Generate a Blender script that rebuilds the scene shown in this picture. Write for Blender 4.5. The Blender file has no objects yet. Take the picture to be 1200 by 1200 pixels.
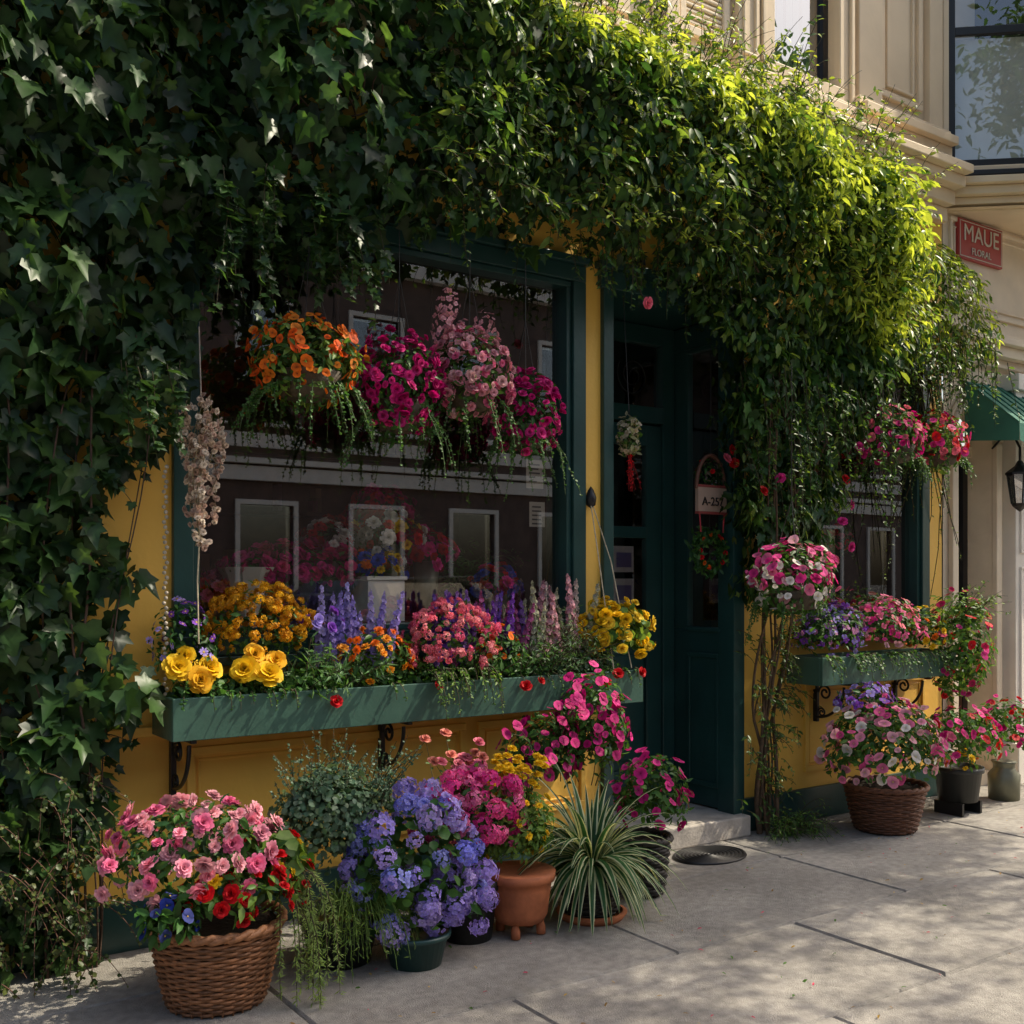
import bpy, math, random, numpy as np
from math import radians, sin, cos, pi, sqrt
from mathutils import Vector
rng=np.random.default_rng(11); random.seed(11)
scene=bpy.context.scene
COL=scene.collection
U=rng.uniform
# ------------------------------------------------------------------ materials
def mk(name,base=(.5,.5,.5),rough=.6,var=.15,scale=6,bump=.0,bscale=60,metal=0,attr=False,transl=0,spec=.5,coat=0,var2=0,scale2=1.3,gain=1,tgain=None):
    m=bpy.data.materials.new(name); m.use_nodes=True
    nt=m.node_tree; N=nt.nodes; L=nt.links; N.clear()
    out=N.new('ShaderNodeOutputMaterial'); p=N.new('ShaderNodeBsdfPrincipled')
    p.inputs['Roughness'].default_value=rough; p.inputs['Metallic'].default_value=metal
    p.inputs['Specular IOR Level'].default_value=spec
    if coat: p.inputs['Coat Weight'].default_value=coat; p.inputs['Coat Roughness'].default_value=.15
    tc=N.new('ShaderNodeTexCoord')
    if attr:
        a=N.new('ShaderNodeAttribute'); a.attribute_name='Col'; src=a.outputs['Color']
    else:
        r=N.new('ShaderNodeRGB'); r.outputs[0].default_value=(*base,1); src=r.outputs[0]
    def noisemul(src,v,sc,det,g=1):
        n=N.new('ShaderNodeTexNoise'); n.inputs['Scale'].default_value=sc; n.inputs['Detail'].default_value=det
        L.new(tc.outputs['Object'],n.inputs['Vector'])
        mr=N.new('ShaderNodeMapRange'); mr.inputs['From Min'].default_value=.3; mr.inputs['From Max'].default_value=.7
        mr.inputs['To Min'].default_value=(1-v)*g; mr.inputs['To Max'].default_value=(1+v)*g
        L.new(n.outputs['Fac'],mr.inputs['Value'])
        vm=N.new('ShaderNodeVectorMath'); vm.operation='SCALE'
        L.new(src,vm.inputs[0]); L.new(mr.outputs[0],vm.inputs['Scale']); return vm.outputs[0]
    if var: src=noisemul(src,var,scale,6,gain)
    if var2: src=noisemul(src,var2,scale2,3)
    L.new(src,p.inputs['Base Color'])
    if bump:
        n=N.new('ShaderNodeTexNoise'); n.inputs['Scale'].default_value=bscale; n.inputs['Detail'].default_value=5
        L.new(tc.outputs['Object'],n.inputs['Vector'])
        b=N.new('ShaderNodeBump'); b.inputs['Strength'].default_value=bump; b.inputs['Distance'].default_value=.01
        L.new(n.outputs['Fac'],b.inputs['Height']); L.new(b.outputs[0],p.inputs['Normal'])
    if transl:
        t=N.new('ShaderNodeBsdfTranslucent')
        if tgain:
            vm=N.new('ShaderNodeVectorMath'); vm.operation='MULTIPLY'; vm.inputs[1].default_value=tgain; L.new(src,vm.inputs[0]); L.new(vm.outputs[0],t.inputs['Color'])
        else: L.new(src,t.inputs['Color'])
        mx=N.new('ShaderNodeMixShader'); mx.inputs[0].default_value=transl
        L.new(p.outputs[0],mx.inputs[1]); L.new(t.outputs[0],mx.inputs[2]); L.new(mx.outputs[0],out.inputs[0])
    else: L.new(p.outputs[0],out.inputs[0])
    return m
M_leaf=mk('leaf',attr=True,rough=.45,var=.18,scale=30,transl=.4,spec=.35,gain=1.4,tgain=(1.6,1.45,.8))
M_ivy=mk('ivy_leaf',attr=True,rough=.38,var=.2,scale=25,transl=.42,spec=.4,gain=1.5,tgain=(2.0,1.7,.8))
M_petal=mk('petal',attr=True,rough=.6,var=.1,scale=40,transl=.3,spec=.25,gain=1.1)
M_stem=mk('stem',attr=True,rough=.8,var=.3,scale=30,bump=.5)
M_yellow=mk('yellow_paint',(.9,.54,.095),rough=.5,var=.06,scale=3,bump=.2,bscale=30,var2=.1,scale2=.9)
M_terra_wall=mk('orange_wall',(.6,.22,.08),rough=.7,var=.1,bump=.2)
M_green=mk('dark_green_paint',(.018,.062,.056),rough=.3,var=.15,scale=5,bump=.1,bscale=40)
M_boxgreen=mk('planter_green_paint',(.05,.12,.088),rough=.42,var=.14,scale=4,bump=.15,bscale=35,var2=.16,scale2=2)
M_cream=mk('cream_paint',(.78,.63,.43),rough=.6,var=.06,scale=3,bump=.1,bscale=25,var2=.08)
M_cream2=mk('cream_stone',(.79,.67,.5),rough=.7,var=.08,scale=5,bump=.15,bscale=25,var2=.06)
M_white=mk('white_paint',(.8,.75,.66),rough=.55,var=.06)
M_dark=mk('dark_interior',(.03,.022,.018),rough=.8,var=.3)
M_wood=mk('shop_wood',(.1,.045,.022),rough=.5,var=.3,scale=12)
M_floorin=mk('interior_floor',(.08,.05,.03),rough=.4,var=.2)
M_black=mk('black_iron',(.012,.012,.013),rough=.4,var=.1)
M_blackpot=mk('black_pot',(.022,.024,.024),rough=.45,var=.2)
M_terracotta=mk('terracotta',(.45,.14,.055),rough=.75,var=.25,scale=14,bump=.2,bscale=50)
M_wicker=mk('wicker',attr=True,rough=.6,var=.3,scale=40,bump=.3,bscale=120,gain=1.2)
M_curtain=mk('linen_curtain',(.6,.62,.58),rough=.9,var=.08)
M_zinc=mk('galvanised_olive_metal',(.2,.2,.14),rough=.45,var=.2,metal=.4)
M_soil=mk('soil',(.03,.02,.012),rough=1,var=.4,scale=40,bump=1)
M_plast=mk('coloured_surface',attr=True,rough=.6,var=.08,scale=10)
M_asphalt=mk('asphalt',(.11,.105,.1),rough=.9,var=.25,scale=20,bump=.6,bscale=200)
M_kerb=mk('kerb_stone',(.35,.33,.3),rough=.85,var=.15,bump=.3)
M_side=mk('sidewalk_concrete',attr=True,rough=.88,var=.2,scale=24,bump=.9,bscale=190,var2=.24,scale2=1.9,gain=1.28)
M_step=mk('stone_step',(.5,.45,.39),rough=.8,var=.25,scale=10,bump=.3)
M_awn=mk('awning_canvas',(.05,.2,.14),rough=.8,var=.1)
M_red=mk('sign_red',(.42,.05,.045),rough=.5,var=.1)
M_paper=mk('paper',(.65,.6,.5),rough=.8,var=.05)
M_brick=mk('dark_brick',(.13,.085,.065),rough=.8,var=.3,scale=3)
M_carp=mk('car_paint',(.01,.011,.013),rough=.25,var=.05,coat=1)
def glass(name,lo=.07,hi=.9,tint=(1,1,1)):
    m=bpy.data.materials.new(name); m.use_nodes=True; nt=m.node_tree;N=nt.nodes;L=nt.links;N.clear()
    o=N.new('ShaderNodeOutputMaterial'); t=N.new('ShaderNodeBsdfTransparent'); t.inputs[0].default_value=(*tint,1)
    g=N.new('ShaderNodeBsdfGlossy'); g.inputs['Roughness'].default_value=.01
    lw=N.new('ShaderNodeLayerWeight'); lw.inputs[0].default_value=.5
    pw=N.new('ShaderNodeMath');pw.operation='POWER';pw.inputs[1].default_value=4; L.new(lw.outputs['Facing'],pw.inputs[0])
    mr=N.new('ShaderNodeMapRange'); mr.inputs['To Min'].default_value=lo; mr.inputs['To Max'].default_value=hi
    L.new(pw.outputs[0],mr.inputs['Value']); mx=N.new('ShaderNodeMixShader'); L.new(mr.outputs[0],mx.inputs[0])
    L.new(t.outputs[0],mx.inputs[1]);L.new(g.outputs[0],mx.inputs[2]);L.new(mx.outputs[0],o.inputs[0]); return m
M_glass=glass('window_glass',.24,.95,(.97,.98,.97))
M_glassup=glass('upper_window_glass',.45,.95,(.5,.55,.55))
# ------------------------------------------------------------------ mesh builder
class MB:
    def __init__(s,name): s.name=name;s.V=[];s.C=[];s.L=[];s.N=[];s.M=[];s.S=[];s.n=0;s.mats=[]
    def mi(s,m):
        if m not in s.mats: s.mats.append(m)
        return s.mats.index(m)
    def add(s,V,F,m,col=(1,1,1),smooth=False):
        V=np.asarray(V,float).reshape(-1,3); s.V.append(V)
        s.C.append(np.array(np.broadcast_to(np.asarray(col,float),(len(V),3))))
        s.L.append(np.array([i for f in F for i in f],int)+s.n); s.N.append(np.array([len(f) for f in F]))
        s.M.append(np.full(len(F),s.mi(m)));s.S.append(np.full(len(F),smooth)); s.n+=len(V)
    def inst(s,T,P,R,S,C,m,C2=(.6,.4,.05)):
        V,F,sh,w=T; k=len(P); nv=len(V)
        if k==0: return
        S=np.asarray(S,float)*np.ones(k)
        W=np.einsum('kij,nj->kni',R,V)*S[:,None,None]+P[:,None,:]
        s.V.append(W.reshape(-1,3))
        C=np.asarray(C,float)*np.ones((k,3)); C2=np.asarray(C2,float)*np.ones((k,3))
        c=C[:,None,:]*sh[None,:,None]*(1-w[None,:,None])+C2[:,None,:]*w[None,:,None]
        s.C.append(c.reshape(-1,3))
        fl=np.array([i for f in F for i in f],int)
        s.L.append((fl[None,:]+nv*np.arange(k)[:,None]+s.n).reshape(-1))
        s.N.append(np.tile([len(f) for f in F],k)); s.M.append(np.full(len(F)*k,s.mi(m))); s.S.append(np.full(len(F)*k,True)); s.n+=nv*k
    def build(s,parent=None,bevel=0,origin=None):
        V=np.concatenate(s.V);C=np.concatenate(s.C);Lp=np.concatenate(s.L);N=np.concatenate(s.N)
        if origin is None:
            origin=(float((V[:,0].min()+V[:,0].max())/2),float((V[:,1].min()+V[:,1].max())/2),float(V[:,2].min())) if parent is None else (0,0,0)
        V=V-np.array(origin)
        me=bpy.data.meshes.new(s.name); me.vertices.add(len(V)); me.vertices.foreach_set('co',V.astype(np.float32).ravel())
        me.loops.add(len(Lp)); me.loops.foreach_set('vertex_index',Lp.astype(np.int32))
        me.polygons.add(len(N)); st=np.concatenate([[0],np.cumsum(N)[:-1]]).astype(np.int32); me.polygons.foreach_set('loop_start',st)
        me.polygons.foreach_set('material_index',np.concatenate(s.M).astype(np.int32))
        me.polygons.foreach_set('use_smooth',np.concatenate(s.S).astype(bool))
        for m in s.mats: me.materials.append(m)
        me.update(calc_edges=True)
        ca=me.color_attributes.new('Col','FLOAT_COLOR','POINT'); ca.data.foreach_set('color',np.concatenate([C,np.ones((len(C),1))],1).astype(np.float32).ravel())
        o=bpy.data.objects.new(s.name,me); COL.objects.link(o); o.location=origin
        if parent: o.parent=parent
        if bevel:
            b=o.modifiers.new('bevel','BEVEL'); b.width=bevel; b.segments=2; b.limit_method='ANGLE'; b.angle_limit=radians(40)
        return o
def empty(name,loc=(0,0,0)):
    e=bpy.data.objects.new(name,None); COL.objects.link(e); e.empty_display_size=.2; return e
BF=[(0,3,2,1),(4,5,6,7),(0,1,5,4),(1,2,6,5),(2,3,7,6),(3,0,4,7)]
def box(mb,x0,x1,y0,y1,z0,z1,m,col=(1,1,1)):
    mb.add([(x0,y0,z0),(x1,y0,z0),(x1,y1,z0),(x0,y1,z0),(x0,y0,z1),(x1,y0,z1),(x1,y1,z1),(x0,y1,z1)],BF,m,col)
def obox(mb,p0,d,u0,u1,o0,o1,z0,z1,m,col=(1,1,1)):
    n=(d[1],-d[0]); P=[]
    for z in (z0,z1):
        for (u,o) in ((u0,o1),(u1,o1),(u1,o0),(u0,o0)):
            P.append((p0[0]+d[0]*u+n[0]*o,p0[1]+d[1]*u+n[1]*o,z))
    mb.add(P,BF,m,col)
def oframe(mb,p0,d,u0,u1,z0,z1,w,o0,o1,m,col=(1,1,1)):
    obox(mb,p0,d,u0,u1,o0,o1,z1-w,z1,m,col); obox(mb,p0,d,u0,u1,o0,o1,z0,z0+w,m,col)
    obox(mb,p0,d,u0,u0+w,o0,o1-.001,z0+w,z1-w,m,col); obox(mb,p0,d,u1-w,u1,o0,o1-.001,z0+w,z1-w,m,col)
W0=(0,0); WX=(1,0)
def wall(mb,x0,x1,z0,z1,y,ops,dep,m,mr=None):
    xs=sorted({x0,x1}|{v for o in ops for v in o[:2]}); zs=sorted({z0,z1}|{v for o in ops for v in o[2:4]})
    V=[];F=[]
    for i in range(len(xs)-1):
        for j in range(len(zs)-1):
            cx=(xs[i]+xs[i+1])/2; cz=(zs[j]+zs[j+1])/2
            if any(o[0]<cx<o[1] and o[2]<cz<o[3] for o in ops): continue
            n=len(V); V+=[(xs[i],y,zs[j]),(xs[i+1],y,zs[j]),(xs[i+1],y,zs[j+1]),(xs[i],y,zs[j+1])]; F.append((n,n+1,n+2,n+3))
    mb.add(V,F,m)
    for (a,b,c,e) in [o[:4] for o in ops]:
        mb.add([(a,y,c),(a,y+dep,c),(a,y+dep,e),(a,y,e),(b,y,c),(b,y+dep,c),(b,y+dep,e),(b,y,e)],[(0,1,2,3),(5,4,7,6),(3,2,6,7),(1,0,4,5)],mr or m)
def quadw(mb,x0,x1,z0,z1,y,m,col=(1,1,1)): mb.add([(x0,y,z0),(x1,y,z0),(x1,y,z1),(x0,y,z1)],[(0,1,2,3)],m,col)
def lathe(mb,c,prof,m,seg=32,col=(1,1,1),smooth=True):
    V=[];F=[]
    for (r,z) in prof:
        for i in range(seg):
            a=2*pi*i/seg; V.append((c[0]+r*cos(a),c[1]+r*sin(a),c[2]+z))
    for j in range(len(prof)-1):
        for i in range(seg):
            k=(i+1)%seg; F.append((j*seg+i,j*seg+k,(j+1)*seg+k,(j+1)*seg+i))
    mb.add(V,F,m,col,smooth)
def tube(mb,pts,rad,m,sides=5,col=(1,1,1)):
    P=np.asarray(pts,float);n=len(P); rad=np.ones(n)*rad
    T=np.gradient(P,axis=0); T/=np.linalg.norm(T,axis=1)[:,None]+1e-9
    ref=np.array([0,0,1.]) if abs(T[0][2])<.9 else np.array([1.,0,0])
    V=[]; u=np.cross(T[0],ref)
    for i in range(n):
        u=u-T[i]*(u@T[i]); u/=np.linalg.norm(u)+1e-9; v=np.cross(T[i],u)
        for s in range(sides):
            a=2*pi*s/sides; V.append(P[i]+rad[i]*(cos(a)*u+sin(a)*v))
    F=[(i*sides+s,i*sides+(s+1)%sides,(i+1)*sides+(s+1)%sides,(i+1)*sides+s) for i in range(n-1) for s in range(sides)]
    mb.add(V,F,m,col,True)
# ------------------------------------------------------------------ templates
def T_flower(layers,cr=.15,ch=.1):
    V=[];F=[];sh=[];w=[]
    for (n,r0,L,W,el,dr,off,s) in layers:
        el=radians(el)
        for i in range(n):
            a=2*pi*i/n+off+.12*sin(5*i+n); k=len(V); LL=L*(1+.1*sin(3.3*i+n))
            for (u,v,ss) in ((0,0,.5),(.45,.5,.85),(.45,-.5,.8),(.85,.4,1.02),(.85,-.4,.95),(1,0,1.08)):
                uu=u*LL; vv=v*W; rr=r0+uu*cos(el); zz=uu*sin(el)-dr*uu*uu+.25*abs(vv)*sin(3*a+1)*.8+.05*sin(7*a)
                V.append((rr*cos(a)-vv*sin(a),rr*sin(a)+vv*cos(a),zz)); sh.append(ss*s*(1+.08*sin(2.7*i))); w.append(0)
            F+=[(k,k+2,k+1),(k+1,k+2,k+4,k+3),(k+3,k+4,k+5)]
    if cr:
        k=len(V); V.append((0,0,ch+.05)); sh.append(1);w.append(1)
        for i in range(6):
            a=2*pi*i/6; V.append((cr*cos(a),cr*sin(a),ch*.5)); sh.append(1);w.append(.9)
        F+=[(k,k+1+i,k+1+(i+1)%6) for i in range(6)]
    return (np.array(V),F,np.array(sh),np.array(w,float))
T_petunia=T_flower([(5,.03,.95,1.15,20,.2,0,1)],.13,.1)
T_daisy=T_flower([(9,.05,.95,.42,12,.15,0,1)],.28,.14)
T_rose=T_flower([(6,.05,.95,.95,12,.1,0,.95),(5,.04,.8,.8,38,.1,.4,1),(4,.03,.6,.6,62,.1,.9,.85),(3,.0,.45,.4,78,0,.2,.7)],0)
T_big=T_flower([(6,.03,1,.98,5,.12,0,1),(5,.03,.9,.85,24,.1,.5,.95),(5,.03,.76,.7,42,.1,1.0,1.02),(4,.02,.6,.55,57,.1,.3,.9),(4,.01,.46,.42,70,.1,.9,.8),(3,0,.34,.3,80,0,.2,.65)],0)
T_mari=T_flower([(9,.05,.92,.5,8,.15,0,.95),(8,.04,.72,.45,35,.15,.3,1),(6,.02,.5,.4,62,.1,.1,.85)],.1,.35)
T_carn=T_flower([(9,.05,.95,.6,8,.15,0,.9),(8,.04,.82,.52,28,.12,.3,1.05),(7,.03,.66,.46,48,.1,.1,.98),(5,0,.5,.38,68,.0,.5,.85),(4,0,.4,.3,80,0,.1,.7)],0)
T_floret=T_flower([(4,.0,1,.95,8,.05,0,1)],.15,.1)
def norm(v): return v/(np.linalg.norm(v,axis=-1,keepdims=True)+1e-9)
def frames(Z,Y):
    z=norm(Z); y=norm(Y-(Y*z).sum(-1,keepdims=True)*z); x=np.cross(y,z); return np.stack([x,y,z],-1)
def rframes(Z): return frames(Z,rng.normal(size=Z.shape))
def fib(n,lower=-1,jit=.12):
    i=np.arange(n)+.5; z=1-(1-lower)*i/n; a=i*2.39996; r=np.sqrt(np.maximum(0,1-z*z))
    v=np.stack([r*np.cos(a),r*np.sin(a),z],-1); return norm(v+rng.normal(size=v.shape)*jit)
def combine(T,P,R,S,shj=.15):
    V,F,sh,w=T; W=np.einsum('kij,nj->kni',R,V)*np.asarray(S)[:,None,None]+P[:,None,:]
    FF=[tuple(i+k*len(V) for i in f) for k in range(len(P)) for f in F]
    s=(sh[None,:]*U(1-shj,1+shj,(len(P),1))).ravel(); return (W.reshape(-1,3),FF,s,np.tile(w,len(P)))
def T_ball(n,fs,lower=-.4,flat=.8):
    D=fib(n,lower,.12); return combine(T_floret,D*np.array([1,1,flat])*U(.88,1.1,(n,1)),rframes(D+rng.normal(size=D.shape)*.3),U(.85,1.15,n)*fs)
T_hyd=[T_ball(34,.3) for _ in range(3)]
T_mum=[T_ball(22,.36,-.2,.6) for _ in range(2)]
def T_spk(n=26,L=1.,fs=.07,rad=.07):
    t=np.linspace(0,1,n); a=t*n*2.4; r=rad*(1.1-t)
    D=np.stack([np.cos(a),np.sin(a),.3+0*a],-1)
    P=np.stack([r*np.cos(a),r*np.sin(a),.25*L+t*.75*L],-1)
    return combine(T_floret,P,rframes(D),fs*(1.15-.7*t))
T_spike=T_spk(34,1.,.06,.055)
_o=[(0,0),(.2,-.1),(.46,.02),(.38,.24),(.56,.5),(.27,.52),(.16,.72),(0,1.02)]
_o=_o+[(-x,y) for x,y in _o[-2:0:-1]]
_V=[(0,.34,-.03)]+[(x,y,.16*abs(x)-.22*y*y+(.04 if i%2 else 0)) for i,(x,y) in enumerate(_o)]
T_ivy=(np.array(_V),[(0,1+i,1+(i+1)%len(_o)) for i in range(len(_o))],np.array([1.35]+[.92]*len(_o)),np.zeros(len(_V)))
_V2=[(x*.8+.05*y,y*1.08,z+.06*x) for x,y,z in _V]
T_ivy2=(np.array(_V2),T_ivy[1],T_ivy[2],T_ivy[3])
T_leaf=(np.array([(0,0,0),(.2,.32,.06),(.17,.68,.02),(0,1,-.14),(-.17,.68,.02),(-.2,.32,.06),(0,.5,-.03)]),[(0,1,6),(1,2,6),(2,3,6),(3,4,6),(4,5,6),(5,0,6)],np.array([.85,1,1,1.1,1,1,1.15]),np.zeros(7))
T_round=(np.array([(0,0,0),(.34,.25,.1),(.38,.65,.06),(0,.95,-.06),(-.38,.65,.06),(-.34,.25,.1),(0,.5,-.03)]),T_leaf[1],T_leaf[2],np.zeros(7))
T_nar=(np.array([(0,0,0),(.09,.45,.03),(0,1,-.08),(-.09,.45,.03)]),[(0,1,2),(0,2,3)],np.array([.8,1,1.1,1]),np.zeros(4))
def pick(cols,n,j=.15):
    c=np.array(cols,float).reshape(-1,3); i=rng.integers(0,len(c),n); return c[i]*U(1-j,1+j,(n,1))
PINK=(.8,.18,.34);PALE=(.82,.4,.46);HOT=(.74,.04,.27);MAG=(.55,.006,.17);RED=(.62,.006,.012);ORA=(.86,.18,.012);YEL=(.88,.57,.015);GOLD=(.74,.36,.01)
PUR=(.22,.06,.46);LAV=(.42,.32,.8);BV=(.26,.26,.8);WHT=(.82,.77,.7);CORAL=(.8,.15,.22);BLUE=(.03,.08,.55)
G1=(.035,.1,.02);G2=(.055,.13,.025);G3=(.02,.065,.018);GL=(.13,.22,.04);GG=(.09,.15,.09)
class Lump:
    def __init__(s,a=.16,k=7): s.d=norm(rng.normal(size=(k,3))); s.a=a*U(-1,1,k)
    def __call__(s,D): return 1+(np.exp(-3*(1-D@s.d.T))*s.a).sum(1)
def dome(mb,c,r,nl,lsize,lcols,bl,lower=-.3,leafT=None,hang=.3,fill=.45,lj=.16,bshell=1.0):
    leafT=leafT or T_leaf; c=np.array(c,float); r=np.array(r,float)*np.ones(3); lump=Lump(lj)
    if nl:
        D=norm(rng.normal(size=(nl*3,3))); D=D[D[:,2]>lower][:nl]; n=len(D)
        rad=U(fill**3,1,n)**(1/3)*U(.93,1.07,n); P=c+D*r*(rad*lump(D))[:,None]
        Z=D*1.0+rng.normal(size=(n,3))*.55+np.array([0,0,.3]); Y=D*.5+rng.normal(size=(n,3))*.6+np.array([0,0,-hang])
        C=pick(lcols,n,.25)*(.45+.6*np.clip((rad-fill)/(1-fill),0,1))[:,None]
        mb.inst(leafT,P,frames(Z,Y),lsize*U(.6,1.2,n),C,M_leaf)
    for b in bl:
        T,n,size,cols=b[:4]; c2=b[4] if len(b)>4 else (.6,.4,.05); lo=b[5] if len(b)>5 else lower; sh=b[6] if len(b)>6 else bshell
        D=fib(int(n*1.0),lo,.16); D=D[rng.permutation(len(D))]; D=D[:int(len(D)*.92)]; k=len(D)
        P=c+D*r*(U(.84,1.14,k)*lump(D)*sh)[:,None]
        Z=D+rng.normal(size=(k,3))*.42+np.array([0,-.1,.15])
        TT=T if isinstance(T,list) else [T]; idx=rng.integers(0,len(TT),k)
        for q in range(len(TT)):
            s=idx==q
            mb.inst(TT[q],P[s],rframes(Z[s]),size*U(.6,1.2,s.sum()),pick(cols,s.sum(),.22),M_petal,c2)
def shoot(mb,p,d,L,grav,T,size,nleaf,cols,mleaf=None,scol=(.06,.05,.02),rad=.003,taper=.5,wig=.25):
    p=np.array(p,float); d=norm(np.array(d,float)); n=9; pts=[p.copy()]
    for i in range(n):
        d=norm(d+np.array([0,0,-grav/n])+rng.normal(size=3)*wig/n**.5*.6); p=p+d*L/n; pts.append(p.copy())
    pts=np.array(pts); tube(mb,pts,np.linspace(rad,rad*.4,n+1),M_stem,3,scol)
    if nleaf:
        t=np.sort(U(.05,1,nleaf))*n; i=np.minimum(t.astype(int),n-1); f=(t-i)[:,None]
        P=pts[i]*(1-f)+pts[i+1]*f; ax=norm(pts[i+1]-pts[i]); R=rng.normal(size=(nleaf,3))
        side=norm(R-(R*ax).sum(1,keepdims=True)*ax); Y=side+ax*.6+np.array([0,0,-.25])
        Z=np.array([0,-.5,.7])+rng.normal(size=(nleaf,3))*.45
        mb.inst(T,P,frames(Z,Y),size*U(.6,1.1,nleaf)*(1-taper*t/n),pick(cols,nleaf,.25),mleaf or M_leaf)
    return pts
# ------------------------------------------------------------------ ivy
def nz(x,z): 
    return (.5*np.sin(4.1*x+1.3*np.sin(3.1*z))*np.cos(3.7*z+1.1*np.sin(2.9*x+1))+.35*np.sin(9.3*x+2*np.sin(5*z)+2)*np.sin(8.1*z+1.7)+.22*np.sin(19*x+3*np.sin(7*z))*np.sin(17*z+2*np.sin(9*x)))
def pip(poly,x,z):
    ins=np.zeros(len(x),bool); n=len(poly)
    for i in range(n):
        x1,z1=poly[i];x2,z2=poly[(i+1)%n]
        c=((z1>z)!=(z2>z))&(x<(x2-x1)*(z-z1)/((z2-z1) if z2!=z1 else 1e-9)+x1); ins^=c
    return ins
def wallivy(mb,poly,n,base,ztop,T,size,cols,m,amp=.13,back=.25,up=.35,right=0.,jit=.38):
    P=np.array(poly); X=[];Z=[];tot=0
    while tot<n:
        x=U(P[:,0].min(),P[:,0].max(),n);z=U(P[:,1].min(),P[:,1].max(),n)
        k=pip(poly,x+.09*np.sin(13*z+3*x)+rng.normal(size=n)*.04,z+.08*np.sin(15*x)+.05*np.sin(37*x+2)+rng.normal(size=n)*.04)
        X.append(x[k]);Z.append(z[k]);tot+=k.sum()
    x=np.concatenate(X)[:n];z=np.concatenate(Z)[:n]
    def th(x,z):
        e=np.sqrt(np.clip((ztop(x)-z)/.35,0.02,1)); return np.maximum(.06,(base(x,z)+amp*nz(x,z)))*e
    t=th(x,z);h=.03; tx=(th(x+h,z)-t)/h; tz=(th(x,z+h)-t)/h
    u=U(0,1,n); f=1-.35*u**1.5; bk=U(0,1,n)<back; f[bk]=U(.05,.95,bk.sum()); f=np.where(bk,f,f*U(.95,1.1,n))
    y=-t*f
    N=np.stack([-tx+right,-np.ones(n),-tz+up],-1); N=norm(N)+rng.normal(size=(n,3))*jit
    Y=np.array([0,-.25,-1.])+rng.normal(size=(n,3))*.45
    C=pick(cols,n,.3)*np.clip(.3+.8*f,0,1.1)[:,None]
    PP=np.stack([x,y,z],-1); FR=frames(N,Y); SS=size(x,z)*U(.5,1.25,n); TT=T if isinstance(T,list) else [T]; idx=rng.integers(0,len(TT),n)
    for q in range(len(TT)):
        s=idx==q; mb.inst(TT[q],PP[s],FR[s],SS[s],C[s],m)
IVY=[T_ivy,T_ivy2]
IVD=[(.014,.036,.012),(.02,.05,.015),(.027,.062,.017),(.01,.028,.01),(.036,.075,.02)]
IV=[(.02,.055,.014),(.028,.075,.017),(.04,.095,.02),(.016,.045,.013)]
IV2=[(.055,.11,.02),(.085,.145,.026),(.035,.08,.018),(.12,.175,.034)]
IV3=[(.21,.28,.045),(.27,.34,.06),(.15,.22,.04)]  # sunlit vine edge: sunlight painted in as brighter yellow-green leaf colour
ivy=MB('ivy_vine')
left=[(-.9,.3),(-.9,4.5),(1.8,4.5),(1.72,3.1),(1.55,2.9),(1.4,2.6),(1.22,2.2),(1.06,1.76),(1.1,1.43),(1.14,1.0),(1.02,.64),(.9,.3)]
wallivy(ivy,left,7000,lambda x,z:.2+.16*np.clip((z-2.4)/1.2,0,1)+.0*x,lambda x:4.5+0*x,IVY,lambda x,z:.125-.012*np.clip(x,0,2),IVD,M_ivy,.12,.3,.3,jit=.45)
band=[(1.5,4.5),(1.5,2.95),(1.97,2.92),(2.29,3.1),(2.73,3.2),(3.23,3.28),(3.79,3.2),(4.15,3.05),(4.4,2.8),(5.6,2.6),(5.78,3.0),(5.8,3.5),(5.6,3.93),(5.25,4.15),(4.8,4.3),(4,4.32),(3.2,4.36),(2,4.5)]
zt=lambda x: np.interp(x,[0,2,3.2,4,4.8,5.25,5.6,5.9],[4.52,4.5,4.38,4.3,4.26,4.14,3.96,3.7])
bth=lambda x,z:.3+.26*np.clip((z-2.95)/.5,0,1)
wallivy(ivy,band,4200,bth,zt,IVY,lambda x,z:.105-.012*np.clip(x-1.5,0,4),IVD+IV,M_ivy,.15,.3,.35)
b2=[(2.3,4.5),(2.3,3.3),(3.2,3.3),(3.8,3.22),(4.17,3.07),(4.4,2.8),(5.6,2.6),(5.78,3.0),(5.8,3.5),(5.6,3.93),(5.25,4.15),(4.8,4.3),(4,4.32),(3.2,4.36)]
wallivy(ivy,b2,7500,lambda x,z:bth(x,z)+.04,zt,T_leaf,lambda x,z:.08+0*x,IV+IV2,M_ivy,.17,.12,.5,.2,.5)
b3=[(2.6,4.4),(2.6,4.2),(4.2,3.8),(4.9,3.35),(5.35,2.9),(5.78,3.0),(5.8,3.5),(5.6,3.93),(5.25,4.15),(4.8,4.3)]
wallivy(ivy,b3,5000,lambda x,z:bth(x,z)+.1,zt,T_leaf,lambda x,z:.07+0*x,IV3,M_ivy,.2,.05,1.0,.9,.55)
rc=[(4.4,2.9),(4.5,2.3),(4.6,1.8),(4.76,1.4),(5.08,1.4),(5.26,1.7),(5.34,2.1),(5.5,2.55),(5.75,2.9)]
wallivy(ivy,rc,3200,lambda x,z:.14+.2*np.clip((z-1.4)/1.2,0,1),lambda x:5+0*x,T_leaf,lambda x,z:.08+0*x,IV2+IV,M_ivy,.1,.35,.35,.3)
wallivy(ivy,rc,800,lambda x,z:.16+.2*np.clip((z-1.4)/1.2,0,1),lambda x:5+0*x,IVY,lambda x,z:.08+0*x,IV,M_ivy,.1,.35,.35)
far=[(5.6,2.95),(5.75,3.75),(6.1,3.85),(6.6,3.75),(6.82,3.4),(6.8,3.05),(6.5,2.85),(6.1,2.95)]
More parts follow.
